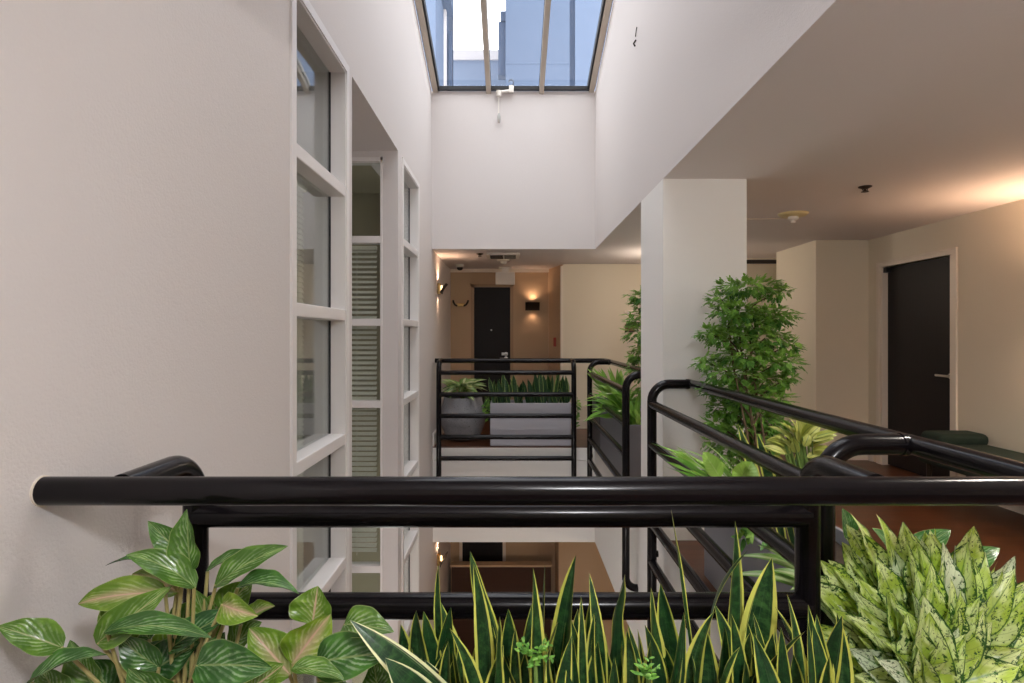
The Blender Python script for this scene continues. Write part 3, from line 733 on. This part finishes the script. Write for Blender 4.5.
agl([
 (190,570,187,509,1.20,1.19,36,.25,FR,.05),
 (187,560,148,521,1.21,1.20,27,.2,(.5,-.8,.3),-.05),
 (196,588,126,555,1.19,1.17,30,.3,TOP,.16),
 (182,568,105,566,1.25,1.24,20,.1,TOP,.18),
 (180,592,132,574,1.24,1.25,30,.9,LF,.1),
 (168,592,78,604,1.19,1.20,32,.75,LF,.1),
 (96,644,172,586,1.15,1.17,34,.45,(.45,-.7,.55),.1),
 (112,628,146,602,1.2,1.2,46,.5,FR,.05),
 (132,632,104,598,1.21,1.22,40,.55,FR,.05),
 (104,632,212,638,1.14,1.12,26,.15,TOP,.14),
 (214,586,288,546,1.2,1.18,30,.3,(-.4,-.6,.7),.08),
 (206,572,262,552,1.26,1.25,16,.2,TOP,.12),
 (236,588,299,594,1.18,1.15,28,.15,TOP,.22),
 (222,604,258,616,1.18,1.15,30,.85,FR,.2),
 (168,650,238,610,1.2,1.19,30,.02,RF,.08),
 (196,665,272,668,1.13,1.11,46,.1,(.0,-.75,.66),.14),
 (63,648,-3,626,1.15,1.12,34,.4,(.25,-.75,.6),.12),
 (28,684,108,655,1.11,1.12,34,.12,TOP,.16),
 (160,668,120,636,1.18,1.17,32,.12,FR,.1),
 (222,612,252,580,1.24,1.25,34,.45,FR,.05),
 (214,640,196,590,1.25,1.25,34,.4,FR,.05),
 (150,672,200,642,1.2,1.2,40,.05,FR,.06),
 (130,690,170,640,1.22,1.22,44,.08,FR,.06),
 (205,690,225,632,1.22,1.22,44,.1,FR,.06),
 (95,690,70,640,1.2,1.22,34,.3,FR,.06),
 (170,700,128,668,1.14,1.12,40,.2,FR,.1),
 (240,625,275,606,1.23,1.2,24,.8,TOP,.1),
 (185,690,150,655,1.24,1.25,44,.05,FR,.1),(190,695,232,660,1.25,1.25,44,.08,FR,.1),(235,700,270,645,1.24,1.25,40,.15,FR,.1),(115,700,90,660,1.24,1.24,42,.1,LF,.1),(150,640,128,612,1.26,1.27,36,.15,FR,.1),(175,640,205,600,1.27,1.27,40,.3,FR,.06),(230,650,262,622,1.25,1.24,34,.35,RF,.1),(60,700,40,668,1.18,1.18,34,.3,LF,.1),(165,660,185,618,1.26,1.26,36,.7,FR,.06),(200,625,240,585,1.26,1.26,26,.55,RF,.05),
 ]+[(random.uniform(90,260),random.uniform(668,700),0,0,1.24,1.22,40,random.uniform(0,.3),None,.12) for k in range(0)],172,1.2,'broad silver veined plant in the left foreground against the white wall')
agl([
 (312,624,318,586,1.21,1.22,46,.62,FR,.06),
 (292,664,331,614,1.17,1.18,48,.95,(.2,-.85,.5),.06),
 (291,676,249,628,1.17,1.18,44,.7,(.3,-.8,.5),.12),
 (344,624,394,632,1.2,1.17,34,.35,(0,-.7,.7),.22),
 (316,662,393,652,1.16,1.13,46,.12,(0,-.8,.6),.1),
 (292,668,346,682,1.12,1.1,24,.35,TOP,.16),
 (250,690,284,664,1.13,1.12,36,.6,FR,.12),
 (378,692,374,660,1.22,1.22,30,.2,FR,.05),
 (268,698,250,660,1.18,1.18,34,.2,FR,.05),
 (320,705,352,684,1.14,1.13,40,.4,FR,.1),
 ],300,1.2,'pink ribbed silver veined plant in the foreground left of the snake plants')
# --- white edged strap leaved plant between them
lm=MB(); 
for (bx,by,tx,ty,db,dt,wpx,sg) in ((470,735,350,620,1.18,1.10,34,.24),(446,740,385,658,1.12,1.06,40,.26),(470,740,425,660,1.2,1.18,24,.1)):
    lm.leaf(at(bx,by,db),at(tx,ty,dt),wpx/F*1.12,(.35,-.8,.45),sag=sg,fold=.14,prof='strap',nv=16,nu=10,rn=random.random())
plant('dracaena','white edged strap leaved plant arching left of the snake plants','plant',(at(455,0,1.22).x,1.22,.45),lm,M['drac'])
# --- snake plants
def snakes(label,blades,depth):
    lm=MB(); xs=[]
    bl=list(blades); c=sum(b[2] for b in bl)/len(bl)
    for k in range(10):
        x=c+random.uniform(-38,38); bl.append((x+random.uniform(-18,18),random.uniform(606,672),x,random.uniform(14,34)))
    for (tx,ty,bx,wpx,*o) in bl:
        dd=depth+random.uniform(-.09,.07)
        b=Vector((at(bx,0,dd).x,dd,.44)); tp=at(tx,ty,dd+random.uniform(-.05,.03)); xs.append(b.x)
        yaw=random.uniform(-1.,1.) if not o else o[0]
        sg=random.uniform(-.13,.13) if len(o)<2 else o[1]
        hk,sd=0,0
        if len(o)<2: hk=random.choice((0,0,0,.06,.12,-.05)); sd=random.choice((0,0,.04,-.04,.07,-.07)) if wpx<26 else 0
        lm.leaf(b,tp,wpx/F*dd*random.uniform(.78,.98),(math.sin(yaw),-math.cos(yaw),.15),sag=sg,fold=random.uniform(.1,.6),prof='sword',nv=18,nu=8,wav=random.choice((0,.02,.05,.09)),curl=random.uniform(-1.2,1.2),hook=hk,side=sd)
    return plant('snake_plant',label,'plant',(sum(xs)/len(xs),depth,.44),lm,M['snake'],None,None,'snake plants in the foreground planter')
random.seed(5)
snakes('snake plant at the left end of the foreground row, below the glowing lower sconce',[(430,563,447,13),(413,605,442,28),(428,605,452,30),(443,604,462,27),(404,650,436,20),(456,640,466,16),(438,655,430,22)],1.24)
snakes('snake plant with two tall twisted blades in front of the lower brown opening',[(470,551,508,30,.3),(483,561,486,20,.5),(484,606,464,17),(500,622,528,28),(468,626,492,18),(512,640,500,20),(480,650,474,26),(522,655,515,24)],1.22)
snakes('snake plant with one big blade leaning right before the lower opening',[(576,555,545,30,-.3,-.05),(533,568,540,30,.1,.0),(545,570,556,12),(521,600,530,18),(560,640,556,24),(538,655,534,26)],1.26)
snakes('snake plant with a straight tall central blade in the middle of the foreground row',[(568,606,578,17),(581,596,584,12),(591,600,604,32),(617,562,613,31,.1),(598,581,606,18),(572,634,556,22,.3,.2),(638,617,630,22),(622,640,622,24),(586,660,580,28)],1.24)
snakes('snake plant with a single thin spike reaching the black top bar',[(671,509,706,9,.2,.02),(651,588,668,28),(661,577,692,25),(684,612,656,26),(705,625,700,38,.0),(639,640,648,20),(672,640,676,24),(692,655,690,26)],1.22)
snakes('snake plant with a tall upright blade and wide leaning blade near the railing corner',[(735,521,724,27,.0,.02),(722,542,716,19),(772,558,733,42,-.35,-.06),(776,622,740,22),(750,633,736,28),(712,640,712,24),(745,660,750,26),(728,668,722,24)],1.26)
snakes('snake plant beside the railing corner post with blades curling right',[(797,595,803,18),(842,616,784,30,-.5,-.22),(850,632,815,22),(781,627,790,18),(806,622,797,16),(760,637,792,30),(832,650,818,24),(775,662,775,24),(800,660,806,28)],1.2)
# little ferns peeping between the blades
def sprig(label,px,py,y,sz,n=14):
    lm=MB(); r=Vector((at(px,0,y).x,y,.44)); c=at(px,py,y)
    for k in range(n):
        a=random.uniform(0,2*PI); q=random.uniform(.2,1)
        d=Vector((math.cos(a)*q,math.sin(a)*q*.6-.2,random.uniform(.1,.9))).normalized()
        for j in range(5):
            b=c+d*sz*(.2+.16*j); s=Vector((-d.y,d.x,.1)).normalized()*(1 if j%2 else -1)
            lm.leaf(b,b+(d*.6+s)*sz*.3,sz*.14,UPF,nv=4,nu=2,rn=random.random())
    sm=MB(); sm.tube([r,(r+c)/2+Vector((.01,0,0)),c],.004,6)
    return plant('fern_sprig',label,'plant',r,lm,M['araliab'],sm,M['gstem'],'small ferns among the snake plants')
sprig('small bright green fern sprig below the blade leaning right',535,658,1.12,.042)
sprig('tiny bright green fern sprig low between the middle and spiked snake plants',648,676,1.10,.034)

# --- cream speckled plant in the right corner
random.seed(23)
lm=MB(); sm=MB(); root=Vector((1.14,1.62,.44))
ctr=at(935,655,1.60)
spec=[]
for k in range(150):
    a=random.uniform(-.18,PI+.18); rr=math.sqrt(random.uniform(.03,1.))
    ex=math.cos(a)*rr; ez=math.sin(a)*rr
    tx=935+ex*128; ty=668-ez*142*(1-.12*abs(ex))
    dep=1.60+random.uniform(-.05,.10)-.22*(1-rr)
    spec.append((tx,ty,dep,a,rr))
for tx,ty in ((850,512),(876,514),(903,522),(930,530),(974,526),(985,552),(1015,556),(1030,580),(820,560),(806,580),(814,600),(846,538),(1020,612),(955,545),(890,545),(862,556),(803,574),(812,600),(846,524),(828,560),(832,588),(846,560),(802,622),(815,642),(842,542),(858,530),(838,610),(822,630),(850,600),(850,640)):
    a=math.atan2((668-ty)/142,(tx-935)/128); spec.append((tx,ty,1.62,a,1.))
for (tx,ty,dep,a,rr) in spec:
    tp=at(tx,ty,dep)
    L=random.uniform(.13,.24)
    d=Vector((math.cos(a)*(.35+.65*rr),-.35*(1-rr),math.sin(a)*.9+.28)).normalized()
    b=tp-d*L
    nr=Vector((-.3*math.cos(a)+random.uniform(-.6,.6),-.8,.45+random.uniform(-.45,.4)))
    lm.leaf(b,tp,L*random.uniform(.36,.54),nr,sag=random.uniform(-.02,.22),fold=random.uniform(.0,.5),prof='ovate',nv=14,nu=8,wav=random.uniform(.02,.08),curl=random.uniform(-.8,.8),cup=random.uniform(0,.25))
    petiole(sm,root+Vector((random.uniform(-.07,.07),random.uniform(-.06,.06),0)),b,.006,.004,.01)
plant('aglaonema','large cream plant with dark green speckles in the right foreground corner','plant',root,lm,M['creamleaf'],sm,M['gstem'])
# a few darker leaves peeping out behind it
lm=MB(); sm=MB(); root=Vector((1.30,1.95,.44))
for (bx,by,tx,ty,w_) in ((905,560,951,530,26),(900,560,872,528,22),(950,575,1000,548,26),(850,540,842,508,20)):
    b=at(bx,by,1.9); lm.leaf(b,at(tx,ty,1.9),w_/F*1.9,UPF,sag=.15,nv=10,rn=.1); petiole(sm,root,b)
plant('aglaonema','dark green leaves showing behind the cream speckled plant','plant',root,lm,M['aglao'],sm,M['gstem'])

# --- aralia trees
def aralia(label,trunk,clumps,y,per,group=None,leafsz=.05):
    lm=MB(); lb=MB(); sm=MB(); T=Vector(trunk)
    tops=[]
    for (px,py,rx,ry,br) in clumps:
        c=at(px,py,y+random.uniform(-.06,.06)); k=y/F; RX=rx*k*.95; RY=ry*k*.78; RD=RX*.8
        tops.append(c)
        for q in range(int(per*rx*ry/400)):
            while True:
                v=Vector((random.uniform(-1,1),random.uniform(-1,1),random.uniform(-1,1)))
                if .25<v.length<1: break
            p=c+Vector((v.x*RX,v.y*RD,v.z*RY))
            out=Vector((v.x,v.y*.8,v.z*.5+.15)).normalized()
            # compound spray: rachis with paired toothed leaflets, drooping
            Ls=leafsz*random.uniform(.8,1.35); d=(out*.8+Vector((random.uniform(-.5,.5),random.uniform(-.6,.3),random.uniform(-.75,.25)))).normalized()
            s=d.cross(Vector((0,0,1))); s=s.normalized() if s.length>.05 else Vector((1,0,0))
            up=s.cross(d).normalized()
            tgt=lb if br and random.random()<.8 else lm
            rn=min(1,max(0,.5+.45*v.z+random.uniform(-.3,.3)))  # leaves lighten with height in the clump, top highlights put into leaf colour
            for j in range(5):
                b=p+d*Ls*(j*.2)+up*(-.25*Ls*(j*.2)**2)
                if j==4: tgt.leaf(b,b+d*Ls*.6-up*Ls*.12,Ls*.36,up,nv=3,nu=2,rn=rn,fold=.3)
                else:
                    for sg in (-1,1):
                        e=(d*.55+s*sg*.8).normalized()*Ls*(.6-.06*j)
                        tgt.leaf(b,b+e-up*Ls*.14,Ls*.34,up,nv=3,nu=2,rn=rn,fold=.3)
    H=max(c.z for c in tops)
    for dx,dy in ((0,0),(.05,.03),(-.045,-.02)):
        a=T+Vector((dx,dy,0)); e=Vector((T.x+dx*1.6,max(T.y,y)+.1+dy,H-.1))
        sm.tube([a,a*.66+e*.34+Vector((.012,0,0)),a*.33+e*.67-Vector((.012,0,0)),e],.009,8,r1=.004)
    for c in tops:
        z=max(T.z+.1,c.z-.16); a=Vector((T.x,T.y+(max(T.y,y)+.1-T.y)*min(1,max(0,(z-T.z)/(H-.1-T.z))),z)); sm.tube([a,(a+c)/2+Vector((0,0,.02)),c],.006,6,r1=.003)
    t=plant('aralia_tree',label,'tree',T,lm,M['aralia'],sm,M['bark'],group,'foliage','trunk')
    if lb.v: part(lb,'young_foliage',M['araliab'],t,smooth=True)
    return t
random.seed(31)
aralia('tall bushy aralia tree with tiered ferny foliage before the white column',(1.43,3.42,.40),
 [(748,287,38,10,0),(722,300,16,9,0),(776,293,14,7,0),(738,311,30,12,0),(772,316,28,12,0),(750,325,30,12,0),(710,333,14,8,0),(728,338,24,11,0),(765,338,28,12,0),(790,345,12,8,0),
  (745,354,32,13,0),(708,362,13,9,0),(778,362,26,12,0),(734,374,30,13,0),(765,380,26,13,0),(788,378,10,8,0),(722,388,24,11,1),(746,398,26,13,0),(772,398,20,14,0),(730,408,24,12,1),
  (756,414,26,13,0),(716,424,16,11,1),(744,430,28,13,0),(772,424,18,12,0),(724,442,20,12,0),(754,446,26,12,0),(738,460,20,10,0),(770,444,14,9,0),(762,462,18,9,0)],3.72,210,leafsz=.034)
aralia('aralia tree with ferny foliage standing behind the white column',(1.42,6.1,.48),
 [(648,296,24,8,0),(650,316,26,12,0),(644,332,22,12,0),(656,348,26,13,0),(640,356,14,9,0),(650,372,26,13,0),(655,300,26,18,0),(634,322,9,7,0),(652,395,22,12,0)],6.0,170,leafsz=.05)

# --- bird's nest ferns and strap leaved plants in the right planters
def fronds(name,label,cat,root,tips,mat,w_,prof='strap',sag=.15,wav=.05,group=None,fold=.2,sp=.03):
    lm=MB(); r=Vector(root)
    for tp in tips:
        tp=Vector(tp); b=r+Vector((random.uniform(-.03,.03),random.uniform(-sp,sp),0))
        lm.leaf(b,tp,w_*random.uniform(.85,1.15),(0,-.35,.95),sag=sag*random.uniform(.7,1.3),fold=fold,prof=prof,nv=18,nu=6,wav=wav)
    return plant(name,label,cat,r,lm,mat,None,None,group,ln='fronds')
random.seed(8)
fronds('birds_nest_fern','bright wavy leaved fern pushing out through the right railing','fern',(1.22,2.95,.40),
  [at(651,443,2.85),at(656,452,2.8),at(668,452,2.9),at(664,466,2.75),at(680,462,2.8),at(690,470,2.7),at(706,450,3.0),at(716,456,3.0),at(724,470,2.8),at(700,488,2.7),at(745,476,2.7),at(676,446,2.95),at(735,462,2.9)]+[at(random.uniform(655,745),random.uniform(448,500),random.uniform(2.65,3.05)) for k in range(12)],M['fern'],.055,wav=.25,fold=.35)
fronds('strap_leaf_plant','plant with thin arching dark leaves beside the aralia trunk','plant',(1.25,3.15,.44),
  [at(678,448,3.05),at(700,440,3.1),at(690,470,2.9),at(738,432,3.2),at(716,462,2.9)],M['strap'],.032,sag=.3,wav=.0)
lm=MB()
for (bx,by,tx,ty,w_) in ((720,478,703,452,18),(738,485,752,462,26),(745,484,735,466,20)):
    lm.leaf(at(bx,by,2.6),at(tx,ty,2.6),w_/F*2.6,FR,sag=.1,prof='round',rn=.9)
sm=MB(); 
for bx,by in ((720,478),(738,485),(745,484)): petiole(sm,(1.15,2.65,.44),at(bx,by,2.6))
plant('pothos','round bright green leaved plant low behind the second railing bar','plant',(1.15,2.65,.44),lm,M['fern'],sm,M['gstem'])
lm=MB()
for (bx,tx,ty,w_) in ((775,738,424,12),(785,757,433,14),(800,797,449,18),(795,768,447,10)):
    b=Vector((at(bx,0,2.75).x,2.75,.40)); lm.leaf(b,at(tx,ty,2.8),w_/F*2.75,(.1,-1,.1),sag=.04,prof='sword',nv=14,nu=8)
plant('snake_plant','small snake plant behind the right railing at the foot of the aralia','plant',(1.27,2.75,.40),lm,M['snake'])
lm=MB(); sm=MB(); root=Vector((1.36,2.68,.40))
for k in range(46):
    a=random.uniform(-.35,PI*1.02); rr=random.uniform(.45,1.05)
    b=at(799+math.cos(a)*15*rr,450-math.sin(a)*22*rr+random.uniform(-6,14),2.68+random.uniform(-.05,.05))
    d=Vector((math.cos(a),random.uniform(-.7,.3),math.sin(a)*.55+.1)).normalized()
    lm.leaf(b,b+d*random.uniform(.07,.12),random.uniform(.028,.044),(random.uniform(-.6,.6),-.6,.7),sag=random.uniform(.1,.3),nv=10,nu=6,fold=.3); petiole(sm,root,b,.004,.003)
plant('croton','yellow leaved bushy plant behind the right railing under the hall door','plant',root,lm,M['croton'],sm,M['gstem'])
fronds('spider_plant','pale striped leaves drooping over the near right planter beside the corner post','plant',(1.13,2.10,.44),
  [at(738,556,2.25),at(730,575,2.2),at(757,545,2.2),at(790,590,1.95),at(770,570,2.1),at(800,548,2.0)],M['strap'],.06,sag=.35,wav=.02)
lm=MB()
for k in range(26):
    c=at(random.uniform(738,772),random.uniform(520,540),2.6); lm.leaf(c,c+Vector((random.uniform(-.06,.06),random.uniform(-.05,.02),random.uniform(-.06,.05))),.022,UPF,nv=5,nu=2)
sm=MB(); petiole(sm,(1.15,2.7,.44),at(755,530,2.6))
plant('creeping_fig','small dark leaved creeper spilling over the near right planter rim','plant',(1.15,2.7,.44),lm,M['aralia'],sm,M['gstem'])
fronds('birds_nest_fern','bright leaved fern spilling through the railing past the column','fern',(1.22,6.2,.48),
  [at(random.uniform(582,642),random.uniform(382,424),random.uniform(5.75,6.5)) for k in range(75)],M['fern'],.06,wav=.2,fold=.3,sag=.3,sp=.38)
fronds('fern','yellow green upright leaved plant behind the bright fern past the column','fern',(1.24,7.0,.48),
  [at(random.uniform(586,626),random.uniform(366,384),random.uniform(6.9,7.2)) for k in range(34)],M['fern'],.05,prof='sword',sag=.12,wav=.05,sp=.18)
# far planter: snake plants, pot plant, trailing ivy
random.seed(14)
FARL=['leftmost of the far planter, beside the round pot','second from the left in the far planter','third from the left in the far planter','middle of the far planter','third from the right in the far planter','second from the right in the far planter','rightmost of the far planter']
for i in range(7):
    lm=MB(); x=-.20+i*.145
    for k in range(9):
        b=Vector((x+random.uniform(-.055,.055),7.77+random.uniform(-.12,.12),.48)); h=random.uniform(.16,.46)
        tp=b+Vector((random.uniform(-.09,.09),random.uniform(-.05,.05),h))
        lm.leaf(b,tp,random.uniform(.05,.075),(random.uniform(-1.,1.),-1,.1),sag=random.uniform(-.06,.06),prof='sword',nv=10,nu=6)
    plant('snake_plant','short snake plant '+FARL[i],'plant',(x,7.77,.48),lm,M['darksnake'],None,None,'snake plants in the far planter')
lm=MB(); sm=MB(); root=Vector((-.66,8.05,.52))
for k in range(70):
    a=random.uniform(0,2*PI); rr=random.uniform(.2,1.1); d=Vector((math.cos(a),math.sin(a),0))
    b=root+d*.10*rr+Vector((0,0,.10+.12*(1-rr)+.04*random.random())); tp=b+d*random.uniform(.15,.32)+Vector((random.uniform(-.05,.05),0,random.uniform(-.10,.12)))
    tp.x=max(tp.x,-.965)
    lm.leaf(b,tp,random.uniform(.06,.09),Vector((-d.x*.3,-.5,.9)),sag=.16,nv=9,nu=6); petiole(sm,root,b,.005,.004)
plant('dieffenbachia','cream centred leafy plant growing in the round charcoal pot','plant',root,lm,M['dieff'],sm,M['gstem'])
def trail(label,x,y,z0,z1,n,spread):
    lm=MB(); sm=MB()
    for s in range(5):
        xx=x+random.uniform(-spread,spread); yy=y+random.uniform(-.05,.05); zz=random.uniform(z1,z1+.25)
        sm.tube([(x,y+.1,z0),(xx,yy,z0+.04),(xx,yy,zz)],.003,5)
        for k in range(n):
            c=Vector((xx,yy,zz+(z0-zz)*k/n)); lm.leaf(c,c+Vector((random.uniform(-.06,.06),random.uniform(-.06,.0),random.uniform(-.05,.03))),.035,UPF,nv=5,nu=2)
    plant('ivy',label,'plant',(x,y+.1,z0),lm,M['aralia'],sm,M['gstem'],'trailing ivies at the far planter')
trail('dark ivy trailing at the right end of the far planter',.80,7.74,.56,.16,12,.05)
trail('ivy trailing between the round pot and the far planter',-.31,7.74,.56,.22,10,.04)

# ------------------------------------------------------------------ light
wd=bpy.data.worlds.new('sky'); sc.world=wd; wd.use_nodes=True
bg=wd.node_tree.nodes['Background']; bg.inputs[0].default_value=(1,.975,.965,1); bg.inputs[1].default_value=4.7
def area(name,loc,rot,sx,sy,en,col,portal=False):
    l=bpy.data.lights.new(name,'AREA'); l.shape='RECTANGLE'; l.size=sx; l.size_y=sy; l.energy=en; l.color=col
    l.cycles.is_portal=portal
    o=bpy.data.objects.new(name,l); COL.objects.link(o); o.location=loc; o.rotation_euler=rot; return o
area('skylight_portal',(0.02,(YN+YF)/2,skyz((YN+YF)/2)+.15),(-math.atan(.28),0,0),1.95,6.2,1,(1,1,1),True)
def fill_globe(x,y,label,en,col=(1,.86,.72),z=CEIL):  # added lamps out of view, evening out the light on both storeys
    t=thing('fill_globe_lamp',label,'added fill lamp',(x,y,z),'added fill globes on the ceilings')
    b=MB(); b.lathe([(.06,0),(.058,-.02),(.02,-.03),(.018,-.05)],(x,y,z),24); part(b,'ceiling_rose',M['brass'],t,smooth=True)
    b=MB(); b.lathe([(max(.001,.11*math.sin(PI*k/12)),-.155+.11*math.cos(PI*k/12)) for k in range(13)],(x,y,z),24); part(b,'fill_globe',M['fill_globe'],t,smooth=True)
    l=bpy.data.lights.new('fill_globe_light','POINT'); l.energy=en; l.color=col; l.shadow_soft_size=.13
    o=bpy.data.objects.new('fill_globe_light',l); COL.objects.link(o); o.parent=t; o.location=(0,0,-.30)
def fill_spot(x,y,label,en):  # added spots out of view, filling light onto column, tree and floor
    t=thing('fill_spot',label,'added fill lamp',(x,y,CEIL),'added fill spots in the walkway ceiling')
    b=MB(); b.lathe([(.062,0),(.062,-.006),(.045,-.008)],(x,y,CEIL),24); part(b,'trim_ring',M['plastic'],t,smooth=True)
    b=MB(); b.lathe([(.044,-.009),(.001,-.010)],(x,y,CEIL),20); part(b,'lens',M['bulb'],t)
    l=bpy.data.lights.new('fill_spot_light','SPOT'); l.energy=en; l.color=(1,.93,.82); l.spot_size=2.7; l.spot_blend=.9; l.shadow_soft_size=.07
    o=bpy.data.objects.new('fill_spot_light',l); COL.objects.link(o); o.parent=t; o.location=(0,0,-.03)
fill_spot(2.1,1.7,'added unseen fill lamp over the walkway beside the right railing',110)
fill_spot(3.1,2.6,'added unseen fill lamp over the walkway before the black door',85)
M['fill_globe']=lamp('opal_fill_globe',(1,.86,.7),3.)
fill_globe(.40,-.35,'added unseen fill lamp on the ceiling of the near landing',108,(.97,.98,1))
fill_globe(2.9,.9,'added unseen fill lamp on the walkway ceiling beside the foreground corner',34,(1,.92,.84))
fill_globe(1.95,7.7,'added fill lamp on the ceiling hidden behind the white column',24,(1,.84,.68))
fill_globe(-.3,.5,'added unseen fill lamp under the near landing on the storey below',150,(1,.95,.90),SOF)
fill_globe(2.6,4.5,'added unseen fill lamp in the walkway of the storey below',60,(1,.80,.6),SOF)

cam=bpy.data.cameras.new('camera'); co=bpy.data.objects.new('camera',cam); COL.objects.link(co)
co.location=(0,0,EYE); co.rotation_euler=(PI/2,0,0); cam.sensor_width=36; cam.lens=F/1024*36; cam.shift_y=-(341.5-HY)/1024; cam.clip_start=.05; cam.clip_end=200
sc.camera=co
sc.view_settings.view_transform='Standard'; sc.view_settings.look='None'; sc.view_settings.gamma=1; sc.view_settings.use_curve_mapping=False
sc.view_settings.exposure=0.12
sc.cycles.use_denoising=True
sc.cycles.max_bounces=14; sc.cycles.diffuse_bounces=7; sc.cycles.transparent_max_bounces=16
